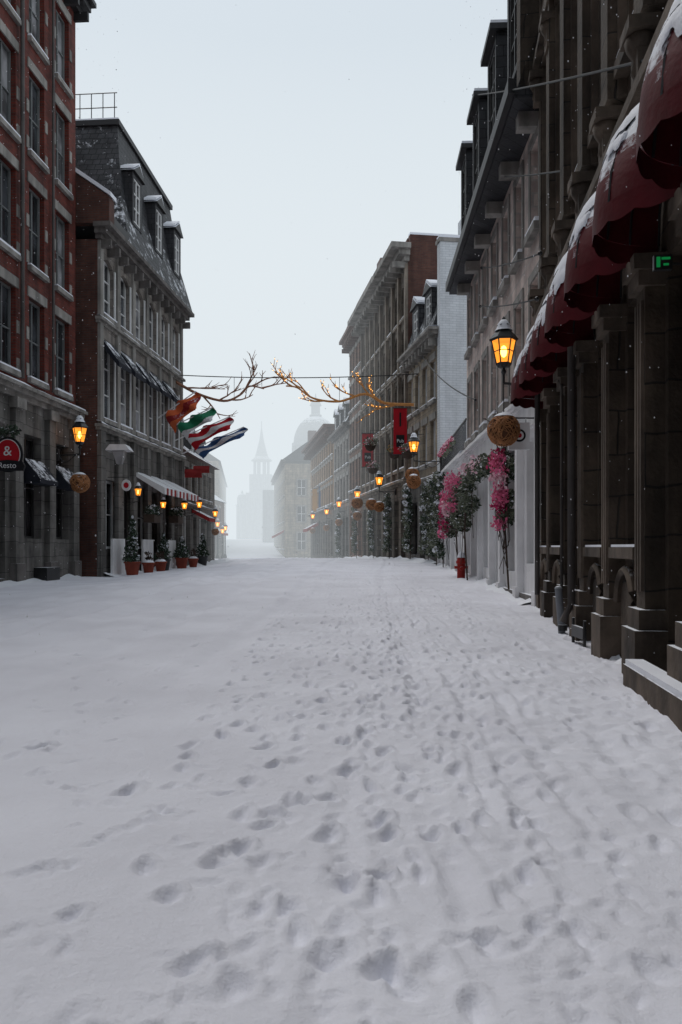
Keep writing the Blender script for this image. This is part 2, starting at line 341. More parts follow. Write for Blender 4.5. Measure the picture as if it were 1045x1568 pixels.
for x0,k,d,wd in[(.35,.03,.014,.05),(.62,.04,.015,.06),(.9,.045,.014,.05),(1.2,.05,.012,.06),(1.55,.06,.012,.07),(1.9,.07,.010,.06),(-.1,.03,.010,.05),(.48,.05,.012,.04),(1.05,.03,.012,.04)]:
    c=x0+k*Y+.05*np.sin(Y*.6+x0*9)+.06*vnoise(X*0,Y,1.9,13); t=(X-c)/wd; md=np.clip(vnoise(X,Y,2.6,14)*3+.4,0,1.5)
    Z+= (-d*np.exp(-t*t)+d*.45*np.exp(-((np.abs(t)-1.6)/.5)**2))*md*sm((Y-1)/1.0)*(1-sm((Y-12)/12))
def stamp(cx,cy,ang,l,w,dep):
    i0,i1=np.searchsorted(ys,[cy-.3,cy+.3]); j0,j1=np.searchsorted(xs,[cx-.3,cx+.3])
    if i1<=i0 or j1<=j0: return
    xx=X[i0:i1,j0:j1]-cx; yy=Y[i0:i1,j0:j1]-cy; c,s=math.cos(ang),math.sin(ang)
    a=(xx*s+yy*c)/l; b=(xx*c-yy*s)/w
    b=b*(1+.25*a)+R(-.25,.25)*a*a; r=np.sqrt(a*a+b*b)+.5*vnoise(X[i0:i1,j0:j1],Y[i0:i1,j0:j1],15,6)
    Z[i0:i1,j0:j1]+= -dep*(1-sm((r-.15)/1.1)) + dep*.3*np.exp(-((r-1.55)/.35)**2)*(1+.6*a)
trails=[]
for i in range(38): trails.append((R(-.4,2.1),R(.0,.10),R(.03,.14),R(0,6),R(.020,.042)))
for i in range(10): trails.append((R(-1.1,.2),R(-.02,.10),R(.1,.25),R(0,6),R(.018,.034)))
for i in range(6): trails.append((R(-3.5,-.6),R(-.12,.06),R(.1,.3),R(0,6),R(.012,.026)))
for x0,k,amp,ph,dep in trails:
    y=R(1.2,2.7); sd=1; f=path(x0,k,amp,ph); st=R(.35,.55); fade=R(6,32)
    while y<fade:
        if random.random()<.75:
            stamp(float(f(y))+sd*R(.04,.09),y,k+R(-.35,.35),R(.045,.08),R(.024,.038),dep*R(.3,1.2)*min(1,.7+y*.07))
        sd=-sd; y+=st*R(.8,1.2)
for i in range(460):
    y=1.4+15*random.random()**1.7; stamp(R(-.40,.45)*y,y,R(-1.4,1.4),R(.02,.07),R(.012,.03),R(.006,.019))
for (x,y,a,d_) in [(-1.62,4.2,.9,.05),(-.42,2.65,.3,.04),(-.52,2.35,.2,.03),(-.38,1.95,.5,.035),(.12,2.55,.7,.04),(-.05,3.35,.5,.034),(.16,3.1,.5,.04),(.35,2.95,.5,.034),(-.5,3.4,1.2,.026),(.02,4.3,.4,.042),(-.3,3.0,.8,.036),(.1,1.95,.4,.036),(-1.0,2.5,.6,.022),(.55,2.2,.1,.03),(.62,2.6,.1,.03),(-.25,4.9,.8,.032),(.2,5.2,.6,.036),(.3,5.6,.4,.036),(.05,6.0,.5,.034),(-.7,5.4,.9,.03),(-.1,5.0,.2,.032),(.05,3.8,.6,.034),(-.42,4.2,.7,.03)]:
    stamp(x,y,a,R(.045,.07),R(.028,.038),d_)
ny,nx=X.shape
co=np.stack([X,Y,Z],-1).reshape(-1,3)
idx=np.arange(ny*nx).reshape(ny,nx); q=np.stack([idx[:-1,:-1],idx[:-1,1:],idx[1:,1:],idx[1:,:-1]],-1).reshape(-1,4)
me=bpy.data.meshes.new('snowy_street'); me.vertices.add(len(co)); me.vertices.foreach_set('co',co.ravel())
me.loops.add(q.size); me.loops.foreach_set('vertex_index',q.ravel().astype(np.int32)); me.polygons.add(len(q))
me.polygons.foreach_set('loop_start',np.arange(0,q.size,4,dtype=np.int32)); me.update(calc_edges=True)
me.polygons.foreach_set('use_smooth',[True]*len(q))
gm_=bpy.data.materials.new('street_snow'); gm_.use_nodes=True; nt=gm_.node_tree; b=nt.nodes['Principled BSDF']; L=nt.links
tc=nn(nt,'ShaderNodeTexCoord'); n1=nn(nt,'ShaderNodeTexNoise'); n1.inputs['Scale'].default_value=.8; n1.inputs['Detail'].default_value=7; L.new(tc.outputs['Object'],n1.inputs[0])
r=nn(nt,'ShaderNodeValToRGB'); r.color_ramp.elements[0].position=.3; r.color_ramp.elements[1].position=.65
r.color_ramp.elements[0].color=(.70,.70,.755,1); r.color_ramp.elements[1].color=(.81,.815,.875,1); L.new(n1.outputs[0],r.inputs[0]); L.new(r.outputs[0],b.inputs['Base Color'])
n2=nn(nt,'ShaderNodeTexNoise'); n2.inputs['Scale'].default_value=38; n2.inputs['Detail'].default_value=5; n2.inputs['Roughness'].default_value=.7; L.new(tc.outputs['Object'],n2.inputs[0])
bp=nn(nt,'ShaderNodeBump'); bp.inputs['Strength'].default_value=.6; bp.inputs['Distance'].default_value=.016; L.new(n2.outputs[0],bp.inputs['Height']); L.new(bp.outputs[0],b.inputs['Normal'])
b.inputs['Roughness'].default_value=.75; b.inputs['Specular IOR Level'].default_value=.2
me.materials.append(gm_); go=bpy.data.objects.new('snowy_street_ground',me); scene.collection.objects.link(go)

# ------------------------------------------------------------------ LEFT side buildings
def lf(D): return (-10.5+.065*D,D)
cols=[15.0-1.8*i for i in range(9)]; cols=[c for c in cols if c>.6]
T,Ln=bldg('red_brick_building',lf(10),(-8.81,26),'L',18.8,9,BR,cols,1.0,[(5.95,8.3),(9.2,11.6),(12.5,14.9),(15.8,18.1)],fm=GF,gm=GL,sill=TR,lintel=TR,
   gh=5.2,gm2=SGR,gops=[(14.35,15.5,1.3,4.3),(12.4,13.5,1.3,4.3),(9.9,11.3,.2,3.6),(7.2,8.6,1.2,4.2),(4.4,5.8,1.2,4.2),(1.6,3,1.2,4.2)],nh=1)
cornice(T,Ln,5.2,TR,((.12,.14),(.26,.12),(.36,.1)),part='shop_cornice')
cornice(T,Ln,18.7,MD,((.2,.2),(.45,.2),(.6,.15)),brk=.8)
for u in(.3,6.2,9.3,11.8,13.95,15.75):
    T.box('pilasters',SGR,u-.22,u+.22,.0,.16,-.5,4.9); T.box('pilaster_caps',TR,u-.28,u+.28,.0,.24,4.9,5.195); T.box('pilaster_bases',TRD,u-.27,u+.27,.0,.22,-.5,.6)
for r_ in(5.95,9.2,12.5,15.8):
    for c in cols:
        for zz in(0.0,1.05):
            for sg in(-1,1): T.box('window_quoins',TR,c+sg*.61-.08,c+sg*.61+.08,-.01,.025,r_+zz+.05,r_+zz+.4)
T.tube('drainpipe',DRP,[(12.05,.12,5.8),(12.05,.12,18.6)],.06,8)
T.tube('drainpipe',DRP,[(14.1,.1,5.8),(14.1,.1,18.6)],.045,8)
for u in(12.95,14.92): T.prism('window_awning',NAV,[(.02,3.6),(.5,3.0),(.5,2.88),(.02,2.88)],u-.6,u+.6)
T.tube('arch_trim',TRD,[(10.6+.85*math.cos(t*math.pi/10),.1,3.5+.85*math.sin(t*math.pi/10)) for t in range(11)],.11,6)
T.prismw('arch_tympanum',DF,[(10.6+.75*math.cos(t*math.pi/10),3.62+.7*math.sin(t*math.pi/10)) for t in range(11)],.0,.05)
T.box('basement_hatch',IR,13.0,13.9,.0,.4,-.2,.45)
T.done()
A2=(-8.17,26.3);B2=(-7.38,36.2)
c2=[.95+1.6*i for i in range(6)]
T,Ln=bldg('grey_stone_mansard_building',A2,B2,'L',11.4,11,SG,c2,1.05,[(5.45,8.2),(9.0,11.0)],fm=WF,gm=GL,sill=TR,lintel=None,gh=5.0,gm2=SGR,
   gops=[(.7,2.0,1.0,3.4,WF),(2.5,3.4,.2,3.3,DF),(3.9,5.2,1.0,3.4,WF),(5.7,6.6,.2,3.3,DF),(7.0,8.3,1.0,3.4,WF),(8.6,9.5,.2,3.3,DF)],arch=SG,sidem=BRB)
cornice(T,Ln,5.0,TR,((.1,.1),(.22,.1)),part='first_floor_ledge'); cornice(T,Ln,8.6,TR,((.08,.1),(.18,.1)),part='second_floor_ledge')
cornice(T,Ln,11.4,TRD,((.15,.15),(.35,.18),(.55,.15)),brk=.8)
for c in [.15]+[1.75+1.6*i for i in range(6)]: T.box('pilasters',TR,c-.14,c+.14,0,.1,5.25,8.59); T.box('pilasters',TR,c-.14,c+.14,0,.1,8.85,11.39); T.box('shop_pilasters',SGR,c-.2,c+.2,0,.15,-.5,4.99)
for c in c2:
    for z0_,z1_ in((5.45,8.2),(9.0,11.0)):
        for sg in(-1,1): T.box('white_window_casings',WF,c+sg*.57-.05,c+sg*.57+.05,0,.04,z0_,z1_-.2)
for i in(0,1,2,3,4): T.prism('window_awnings',NAV,[(.02,8.15),(.62,7.35),(.62,7.2),(.58,7.2),(.02,7.9)],c2[i]-.6,c2[i]+.6)
for a in(3.4,5.1,6.8):
    for k in range(6):
        T.prism('striped_awning',REDS if k%2 else WCL,[(.02,3.95),(1.25,3.3),(1.25,3.05),(1.22,3.05),(.02,3.8)],a+k*.25,a+k*.25+.249)
for a in(.75,3.95,7.05): T.box('white_stall_panel',WP,a,a+1.2,.16,.24,0.1,1.35)
a0,a1=.2,Ln+.35
bot=[(a0+1.6,.45,11.95),(a1,.45,11.95),(a1,-8.5,11.95),(a0+1.6,-8.5,11.95)]
midr=[(a0+2.4,-.15,14.0),(a1-.1,-.15,14.0),(a1-.1,-8,14.0),(a0+2.4,-8,14.0)]
top=[(3.3,-.55,17.0),(a1-.3,-.55,16.7),(a1-.3,-7.5,16.7),(3.3,-7.5,17.0)]
vs=bot+midr+top; fs=[(0,1,5,4),(3,0,4,7),(1,2,6,5),(4,5,9,8),(7,4,8,11),(5,6,10,9),(8,9,10,11),(0,3,2,1)]
T.add('mansard_roof',SL,vs,fs)
T.box('eave_block',MD,0,1.95,-6,.4,11.835,12.3)
T.prismw('roof_kerb',MD,[(3.2,17.0),(a1-.2,16.7),(a1-.2,16.9),(3.2,17.2)],-7.6,-.45)
T.prismw('roof_kerb_snow',SNW,[(3.25,17.202),(a1-.25,16.902),(a1-.25,16.98),(3.25,17.28)],-7.5,-.5)
T.prism('fire_wall',BRB,[(.5,11.84),(.5,12.7),(-2.6,14.9),(-6,14.9),(-6,11.84)],-.25,.2)
T.prism('fire_wall_snow',SNW,[(.56,12.7),(.56,12.84),(-2.6,15.06),(-6,15.06),(-6,14.903),(-2.6,14.903)],-.3,.25)
for u in(3.6,6.3,8.9): dormer(T,u,.12,13.2,1.05,1.95,1.6,SLD,WF)
for k in range(12): T.tube('roof_railing',IR,[(3.4,-.7-k*.45,17.2),(3.4,-.7-k*.45,18.3)],.018,5)
for zz in(17.75,18.3): T.tube('roof_railing',IR,[(3.4,-.6,zz),(3.4,-6,zz)],.02,5)
T.done()
T,Ln=bldg('low_stone_house',(-7.6,37.4),(-7.42,46),'L',5.6,8,SG2,[1+1.5*i for i in range(5)],.8,[(3.6,5.0)],fm=WF,gh=3.1,gm2=SGR,gops=[(.6,1.9,.6,2.6,WF),(2.6,3.4,.2,2.6,DF),(4.2,5.6,.6,2.6,WF),(6.2,7.4,.6,2.6,DF)])
T.prism('gable_roof',SLB,[(.3,5.6),(-3.2,8.3),(-8.2,5.6)],-.1,Ln+.1)
for u in(1.6,4.2,6.8): dormer(T,u,-.35,6.0,.9,.9,1.6)
cornice(T,Ln,3.0,TRD,((.1,.1),(.2,.1)),part='shop_cornice')
T.prism('shop_awning',REDS,[(.02,3.0),(.9,2.55),(.9,2.35),(.02,2.8)],2.2,3.9)
T.box('chimney',BRB,6.5,7.4,-3.6,-2.8,7.6,9.2)
T.done()
T,Ln=bldg('low_shop_row',(-14.8,64),(-13.7,92),'L',6.2,8,BS,[1.2+2*i for i in range(13)],1.0,[(3.9,5.5)],fm=WF,gh=3.2,gm2=SG2,gops=[(.6+2.1*i,2.0+2.1*i,.3,2.6,DF) for i in range(13)])
T.prism('gable_roof',SL,[(.3,6.22),(-4,9.2),(-8.2,6.22)],-.1,Ln+.1)
for k in range(4): T.prism('shop_awning',random.choice([REDS,NAV]),[(.02,3.2),(1.1,2.6),(1.1,2.35),(.02,2.9)],2+6.5*k,5+6.5*k)
T.done()
T,Ln=bldg('distant_corner_building',(-16.3,104),(-22,150),'L',12.5,14,SY,[2+3*i for i in range(14)],1.2,[(1,3),(4.5,6.5),(8,10)],roofsnow=True)
T.prism('pitched_roof',SL,[(.3,12.52),(-5,16),(-14,12.52)],0,Ln); T.box('chimney',BRB,1,2,-3,-2,13,16.5); T.done()

# ------------------------------------------------------------------ RIGHT side
A=(2.03,2.0);B=(3.38,13.0)
uc=[1.05+1.3*i for i in range(8)]; ub=[.4+1.3*i for i in range(8)]
T,Ln=bldg('sooty_sandstone_building',A,B,'R',14,9,SD,uc,.74,[(5.6,8.4),(9.6,12.2)],fm=OF,gm=GLD,sill=SDT,lintel=SDT,gh=4.6,gm2=SD,gops=[(c-.43,c+.43,1.05 if i not in(2,5) else .15,3.3,DF) for i,c in enumerate(uc)],nh=1)
for u in ub+[10.9]:
    k0=.6 if u>10 else 1
    T.box('pilaster_plinths',SDT,u-.22*k0,u+.22*k0,0,.25*k0,-.3,.40); T.box('pilaster_plinths',SDT,u-.18*k0,u+.18*k0,0,.21*k0,.40,.56)
    T.box('pilaster_shafts',SD,u-.13*k0,u+.13*k0,0,.15*k0,.56,3.1)
    if k0==1:
        for k in(-.08,0,.08): T.box('pilaster_reeding',SDT,u+k-.02,u+k+.02,.15,.175,.7,3.0)
    T.box('pilaster_capitals',SDT,u-.17*k0,u+.17*k0,0,.21*k0,3.1,3.22); T.box('pilaster_capitals',SDT,u-.2*k0,u+.2*k0,0,.25*k0,3.22,3.34)
    T.box('upper_pilasters',SD,u-.15*k0,u+.15*k0,0,.17*k0,5.3,12.5)
    T.box('upper_pilaster_edges',SDT,u-.2*k0,u-.152*k0,0,.08,5.3,12.5); T.box('upper_pilaster_edges',SDT,u+.152*k0,u+.2*k0,0,.08,5.3,12.5)
    for zz in(5.05,8.6):
        T.box('corbels',SDT,u-.11,u+.11,.0,.2,zz-.30,zz-.05); T.lathe('corbel_scrolls',SDT,(u,.15,zz),[(.03,-.26),(.08,-.2),(.06,-.1),(.11,-.02),(.13,.06),(.1,.1)],10); T.box('corbel_caps',SDT,u-.16,u+.16,0,.28,zz+.08,zz+.18)
for i,c in enumerate(uc):
    if i not in(2,5):
        T.box('stone_sills',SDT,c-.46,c+.46,0,.17,.95,1.05); T.box('window_ledge_snow',SNW,c-.44,c+.44,.0,.15,1.052,1.075)
        T.box('apron_panels',SDT,c-.36,c+.36,0,.06,.25,.85); T.box('apron_panels',SD,c-.26,c+.26,.06,.1,.35,.75)
        T.tube('small_arch',SDT,[(c+.3*math.cos(t*math.pi/8),.12,.55+.3*math.sin(t*math.pi/8)) for t in range(9)],.04,5)
cornice(T,Ln,4.55,SDT,((.12,.1),(.22,.1)),part='string_course'); cornice(T,Ln,8.85,SDT,((.1,.1),(.2,.12)),part='string_course_upper'); cornice(T,Ln,13.2,SDT,((.3,.2),(.6,.3),(.8,.2)),brk=.65)
T.tube('downspout',DRP,[(6.9,.26,4.5),(6.9,.26,.4),(6.9,.36,.2)],.045,8)
T.tube('downspout',DRP,[(10.45,.2,4.5),(10.45,.2,.3)],.04,8)
T.box('kerb_ledge',SDT,2.0,3.98,.2,.36,-.2,.16); T.box('kerb_ledge_snow',SNW,2.03,3.95,.22,.35,.162,.2)
T.tube('conduit',DRP,[(8.0,.2,.5),(8.0,.2,3.1),(8.3,.2,3.3),(8.3,.2,4.5)],.02,5)
T.done()
ang1=math.atan2(11,1.35)
for i,c in enumerate(uc[1:]):
    px=A[0]+math.cos(ang1)*c; py=A[1]+math.sin(ang1)*c
    T=Thing('dome_awning',(px,py,3.45),ang1,1)
    hw,pj,ht=.63,.62,.85; na,nb=32,12; vs=[];fs=[]
    for j in range(nb+1):
        bb=math.pi/2*j/nb
        for k in range(na+1):
            a=math.pi*k/na; rib=1-.016*abs(math.sin(a*4))*(1+.3*math.sin(i*2+k))
            vs.append((-hw*math.cos(a)*math.cos(bb)*rib,.02+pj*math.sin(a)*math.cos(bb)*rib+.0,ht*math.sin(bb)*rib))
    for j in range(nb):
        for k in range(na): fs.append((j*(na+1)+k,j*(na+1)+k+1,(j+1)*(na+1)+k+1,(j+1)*(na+1)+k))
    T.add('canopy',RED,vs,fs,True)
    def cap(bz0,bz1,a_0,a_1,off):
        vs=[];fs=[];M=10;N=18
        for j in range(M+1):
            for k in range(N+1):
                fa=k/N; fb=j/M
                a=a_0+(a_1-a_0)*fa; lo=bz0+.10*math.sin(a*5+i*1.7)+.06*math.sin(a*13+i)+.04*math.sin(a*29+i*3); bb=lo+(bz1-lo)*fb
                th=off*math.sin(math.pi*min(1,fb*1.0+.02))**.5*math.sin(math.pi*fa)**.4 if 0<fa<1 else -.01
                th=max(th,-.01)+.004*math.sin(k*2.1+j*1.7)
                vs.append((-(hw+th)*math.cos(a)*math.cos(bb),.02+(pj+th)*math.sin(a)*math.cos(bb),(ht+th)*math.sin(bb)))
        for j in range(M):
            for k in range(N): fs.append((j*(N+1)+k,j*(N+1)+k+1,(j+1)*(N+1)+k+1,(j+1)*(N+1)+k))
        T.add('clinging_snow',SNW,vs,fs,True)
    cap(.62,1.50,.35,2.8,.035); cap(.40,.62,.9+.2*math.sin(i),1.35+.2*math.sin(i),.015)
    vs=[];fs=[]
    for k in range(na*3+1):
        a=math.pi*k/(na*3); x=-hw*math.cos(a)*1.0; y=.02+pj*math.sin(a)*1.0; sc=.03*abs(math.sin(a*8))
        vs+=[(x,y,0.0),(x,y,-.13-sc)]
    for k in range(na*3): fs.append((2*k,2*k+2,2*k+3,2*k+1))
    T.add('valance',RED,vs,fs)
    for k in range(0,9):
        a=math.pi*k/8; T.tube('frame_ribs',MD,[(-hw*.985*math.cos(a)*math.cos(math.pi/2*j/6),.02+pj*.985*math.sin(a)*math.cos(math.pi/2*j/6),ht*.985*math.sin(math.pi/2*j/6)) for j in range(7)],.01,4)
    T.done()
A=(3.38,13.02);B=(3.69,23)
cp=[.7+1.42*i for i in range(7)]
T,Ln=bldg('pale_fieldstone_building',A,B,'R',8.6,9,SP,cp,.66,[(4.05,5.75),(6.6,8.15)],fm=BF,gm=GLD,sill=TR,lintel=None,gh=3.7,gm2=WP,
   gops=[(.35,1.45,.75,3.0,WF),(2.2,3.5,.55,3.0,WF),(4.0,4.9,.15,3.0,WF),(5.4,6.7,.55,3.0,WF),(7.2,8.1,.15,3.0,WF),(8.5,9.6,.55,3.0,WF)],nh=1)
for c in cp:
    for z0_,z1_ in((4.05,5.75),(6.6,8.15)):
        for sg in(-1,1): T.box('window_jamb_trim',TR,c+sg*.40-.06,c+sg*.40+.06,0,.03,z0_,z1_+.003)
        T.box('window_head_trim',TR,c-.46,c+.46,0,.034,z1_+.006,z1_+.16)
for u in(.15,1.85,3.75,5.15,6.95,8.3,9.8):
    T.box('shop_pilasters',WP,u-.11,u+.11,0,.12,.3,3.15); T.box('shop_pilaster_bases',WP,u-.14,u+.14,0,.16,-.3,.3)
T.box('shop_fascia',WP,-.02,Ln+.02,0,.1,3.17,3.6); cornice(T,Ln,3.6,WP,((.16,.06),(.26,.07)),part='shop_cornice')
T.box('stone_plinth',TRD,0,Ln,0,.08,-.5,.2)
T.box('eave_soffit',SLD,-.05,Ln+.1,-.1,.5,8.5,8.68); T.box('eave_gutter',MD,-.05,Ln+.1,.5,.61,8.58,8.82)
for i in range(6): T.box('eave_corbels',TR,.35+1.75*i,.6+1.75*i,0,.36,8.24,8.495)
T.prism('mansard_roof',SLD,[(.45,8.7),(-.25,10.6),(-.6,12.3),(-6,12.6),(-6,8.7)],0,Ln)
T.box('roof_kerb',MD,0,Ln,-.75,-.5,12.3,12.5)
for u in(1.3,3.7,6.1,8.5): dormer(T,u,.28,9.6,1.1,2.1,1.4,SLD,DF,gable=False)
T.box('chimney',SD,3.2,4.3,-2.2,-1.2,12,14.6)
T.box('fire_wall',SD,-.0,.3,-5,.4,8.7,13.3)
T.done()
A=(3.69,23.02);B=(3.98,31.55)
T,Ln=bldg('white_shop_annex',A,B,'R',3.75,9,WP,[],.6,[],gh=3.7,gm2=WP,gops=[(.5,1.7,.8,3.1,WF),(2.2,3.1,.4,3.1,DF),(3.6,4.9,.8,3.1,WF),(5.3,6.2,.4,3.1,DF),(6.7,8.1,.8,3.1,WF)])
for u in(.2,1.95,3.35,5.1,6.45,8.4): T.box('shop_pilasters',WP,u-.1,u+.1,0,.12,0,3.2)
cornice(T,Ln,3.6,WP,((.12,.1),(.26,.1)),part='shop_cornice')
for k in range(29): T.box('terrace_railing',IR,.1+k*.29,.125+k*.29,.0,.025,3.86,4.8)
T.box('terrace_railing',IR,0,Ln,-.01,.035,4.8,4.84)
T.leaves('railing_flowers',PKL,(5.4,.12,4.65),(2.8,.1,.14),260,.10); T.leaves('railing_flowers_red',PKD,(5,.14,4.6),(3.0,.1,.16),170,.09); T.leaves('railing_greens',LFG,(5,.1,4.5),(3.0,.1,.18),200,.12)
T.done()
def rl(D): return (4-.148*(D-32),D)
T,Ln=bldg('grey_stone_townhouse',rl(32.05),rl(37.4),'R',9.6,10,SY,[.9,2.25,3.6,4.9],.8,[(4.6,6.4),(7.2,8.9)],fm=WF,gm=GL,gh=3.9,gm2=SGR,gops=[(.6,1.7,.7,3.1,WF),(2.2,3.1,.3,3.1,DF),(3.6,4.9,.7,3.1,DF)],sidem=WW)
cornice(T,Ln,9.6,TR,((.15,.15),(.35,.15),(.5,.12)),brk=.6); cornice(T,Ln,3.8,TR,((.1,.1),(.25,.1)),part='shop_cornice')
T.prism('mansard_roof',SL,[(.2,10.02),(-.6,12.6),(-6,12.9),(-6,10.02)],.35,Ln)
for u in(1.6,3.9): dormer(T,u,.02,10.5,1.15,1.5,1.3,SL,WF)
T.box('fire_wall',WW,-.45,-.003,-10,.06,-1,13.4); T.box('fire_wall_cap',TR,-.5,.05,-10.05,.12,13.4,13.55); T.box('fire_wall_snow',SNW,-.46,.0,-10,.08,13.552,13.68)
T.box('chimney',WW,-.5,.6,-2.2,-1.0,13.69,14.6)
T.done()
T,Ln=bldg('tall_corniced_warehouse',rl(37.42),rl(49.8),'R',14.8,12,SW,[.9+1.52*i for i in range(8)],.95,[(4.9,6.9),(7.5,9.3),(9.9,11.7),(12.2,13.8)],fm=DF,gm=GLD,sill=SWT,lintel=None,gh=4.1,gm2=SW,
   gops=[(.5+1.52*i,1.5+1.52*i,.5,3.4,DF) for i in range(8)],sidem=BRB,arch=SW)
cornice(T,Ln,14.7,TR,((.2,.25),(.5,.25),(.9,.25)),brk=.7); cornice(T,Ln,4.1,SWT,((.1,.1),(.28,.12)),part='shop_cornice')
cornice(T,Ln,9.45,SWT,((.08,.1),(.18,.08)),part='mid_ledge'); cornice(T,Ln,7.1,SWT,((.08,.1),(.15,.08)),part='mid_ledge')
for i in range(9): T.box('pilasters',SWT,.14+1.52*i-.13,.14+1.52*i+.13,0,.14,4.4,14.6)
T.box('parapet',BRB,-.01,.35,-12.01,-.1,14.4,16.0); T.box('parapet_snow',SNW,-.03,.35,-12,-.1,16.0,16.1); T.box('parapet',BRB,.36,Ln,-.35,-.06,14.82,15.95)
T.done()
T,Ln=bldg('mansard_corner_building',rl(49.82),rl(55),'R',14.9,12,BS,[.9,2.2,3.5,4.7],.8,[(4.9,6.9),(7.7,9.6),(10.4,12.2),(12.9,14.4)],fm=DF,gh=4.1,gm2=BS,gops=[(.6,1.6,.5,3.4,DF),(2.4,3.4,.5,3.4,DF),(4,4.9,.5,3.4,DF)])
cornice(T,Ln,14.9,SLB,((.2,.2),(.5,.2),(.7,.2)),brk=.6)
T.prism('mansard_roof',SLB,[(.6,15.5),(-.6,18.3),(-8,18.5),(-8,15.5)],0,Ln+.4); T.box('chimney',BRB,.2,1.4,-2.4,-1.2,17.5,19.6); T.done()
T,Ln=bldg('grey_dormer_building',rl(55.02),rl(63),'R',9.4,12,SG,[.9+1.5*i for i in range(5)],.85,[(4.4,6.2),(7.0,8.8)],fm=WF,gh=4,gm2=SGR,gops=[(.6+1.6*i,1.6+1.6*i,.4,3.2,DF) for i in range(4)])
cornice(T,Ln,9.4,TRD,((.2,.2),(.5,.2))); T.prism('mansard_roof',SL,[(.3,9.8),(-.8,11.8),(-8,12.0),(-8,9.8)],0,Ln)
for u in(1.6,4,6.4): dormer(T,u,.1,10.1,1,1.2,1.3,SL)
T.done()
T,Ln=bldg('ochre_brick_building',rl(63.02),rl(80),'R',10.2,14,BRO,[1+1.6*i for i in range(10)],.9,[(4.6,6.2),(6.8,8.2),(8.6,9.8)],fm=DF,gh=4.1,gm2=SG2,gops=[(.6+1.7*i,1.7+1.7*i,.3,3.3,DF) for i in range(9)])
cornice(T,Ln,10.2,SLB,((.25,.2),(.6,.25),(.9,.25)),brk=.9); cornice(T,Ln,4.1,TRD,((.1,.1),(.28,.12)),part='shop_cornice')
T.box('chimney',BRB,9,10.2,-4,-3,11,12.6)
T.prism('shop_awning',REDS,[(.02,3.4),(1.1,2.8),(1.1,2.5),(.02,3.1)],10,14)
T.done()
T,Ln=bldg('pale_corner_building',(-6.8,95),(-10.7,125),'R',11.2,12,SY,[1.3+1.9*i for i in range(15)],1.0,[(.8,2.8),(4.2,6.0),(7.4,9.2)],fm=WF)
cornice(T,Ln,11.2,TRD,((.2,.2),(.5,.25)),brk=1.2)
T.prism('hip_roof',SL,[(.5,11.65),(-3,14.2),(-9,14.2),(-12,11.65)],1.5,Ln); T.box('chimney',BRB,1.6,2.8,-4,-3,13,15.5)
T.prism('shop_awning',REDS,[(.02,3.2),(1.3,2.5),(1.3,2.2),(.02,2.9)],1,7)
T.fr=(0,-12,math.pi/2)
for c in(1.6,3.7,5.8,7.9,10.0):
    for a,b_ in((.8,2.8),(4.2,6.0),(7.4,9.2)):
        T.box('end_window_surrounds',TR,c-.62,c+.62,.01,.1,a-.15,b_+.15)
        T.quad('end_window_glass',GLD,(c-.45,.104,a),(c+.45,.104,a),(c+.45,.104,b_),(c-.45,.104,b_)); T.box('end_window_bars',WF,c-.03,c+.03,.107,.13,a,b_); T.box('end_window_bars',WF,c-.45,c+.45,.107,.125,(a+b_)/2-.03,(a+b_)/2+.03)
T.prism('end_awning',REDS,[(.02,3.6),(1.0,3.0),(1.0,2.7),(.02,3.3)],1,6)
T.fr=(0,0,0); T.done()

# street continues behind the photographer; unseen rows added to shade the foreground
T,Ln=bldg('unseen_brick_row',(-10.6,-26),(-9.9,9.8),'L',15,9,BR,[1.5+2.2*i for i in range(16)],1.1,[(6,8.2),(9.4,11.6)],fm=GF,gh=5,gm2=SGR,gops=[(1+2.6*i,2.4+2.6*i,.8,3.6,DF) for i in range(13)]); cornice(T,Ln,14.8,MD); T.done()
T,Ln=bldg('unseen_stone_row',(2.6,-26),(2.0,1.9),'R',14,9,SD,[1.5+2.0*i for i in range(13)],.9,[(5.6,8.2),(9.4,11.6)],fm=OF,gm=GLD,gh=4.6,gm2=SD,gops=[(1+2.0*i,2.1+2.0*i,.8,3.4,DF) for i in range(13)]); cornice(T,Ln,13.8,SDT); T.done()
T,Ln=bldg('street_end_building',(-14,-32),(6,-32),'L',15,9,SG2,[1.5+2.0*i for i in range(9)],.9,[(5.6,8.2),(9.4,11.6)],gh=4.6,gm2=SG2,gops=[(1+2.0*i,2.1+2.0*i,.8,3.4,DF) for i in range(9)]); T.done()

# ------------------------------------------------------------------ distant church and dome
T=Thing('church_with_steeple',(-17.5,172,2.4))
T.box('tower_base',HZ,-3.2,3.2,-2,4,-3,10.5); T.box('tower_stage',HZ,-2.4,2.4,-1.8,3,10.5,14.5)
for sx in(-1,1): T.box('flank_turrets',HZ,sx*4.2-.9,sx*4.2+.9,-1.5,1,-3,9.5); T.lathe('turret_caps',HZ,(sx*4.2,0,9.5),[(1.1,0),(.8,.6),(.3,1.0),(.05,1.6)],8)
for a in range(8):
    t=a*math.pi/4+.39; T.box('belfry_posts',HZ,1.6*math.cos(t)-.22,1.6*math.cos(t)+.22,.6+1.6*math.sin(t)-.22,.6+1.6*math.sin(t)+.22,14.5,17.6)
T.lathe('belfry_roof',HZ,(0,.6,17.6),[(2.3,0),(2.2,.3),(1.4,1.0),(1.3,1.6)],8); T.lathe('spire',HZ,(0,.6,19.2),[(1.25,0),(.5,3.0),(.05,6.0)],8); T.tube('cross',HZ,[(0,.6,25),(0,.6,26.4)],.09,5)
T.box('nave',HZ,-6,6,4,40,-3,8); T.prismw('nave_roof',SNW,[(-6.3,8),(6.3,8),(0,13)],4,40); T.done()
T=Thing('market_hall_dome',(-4.6,140,2))
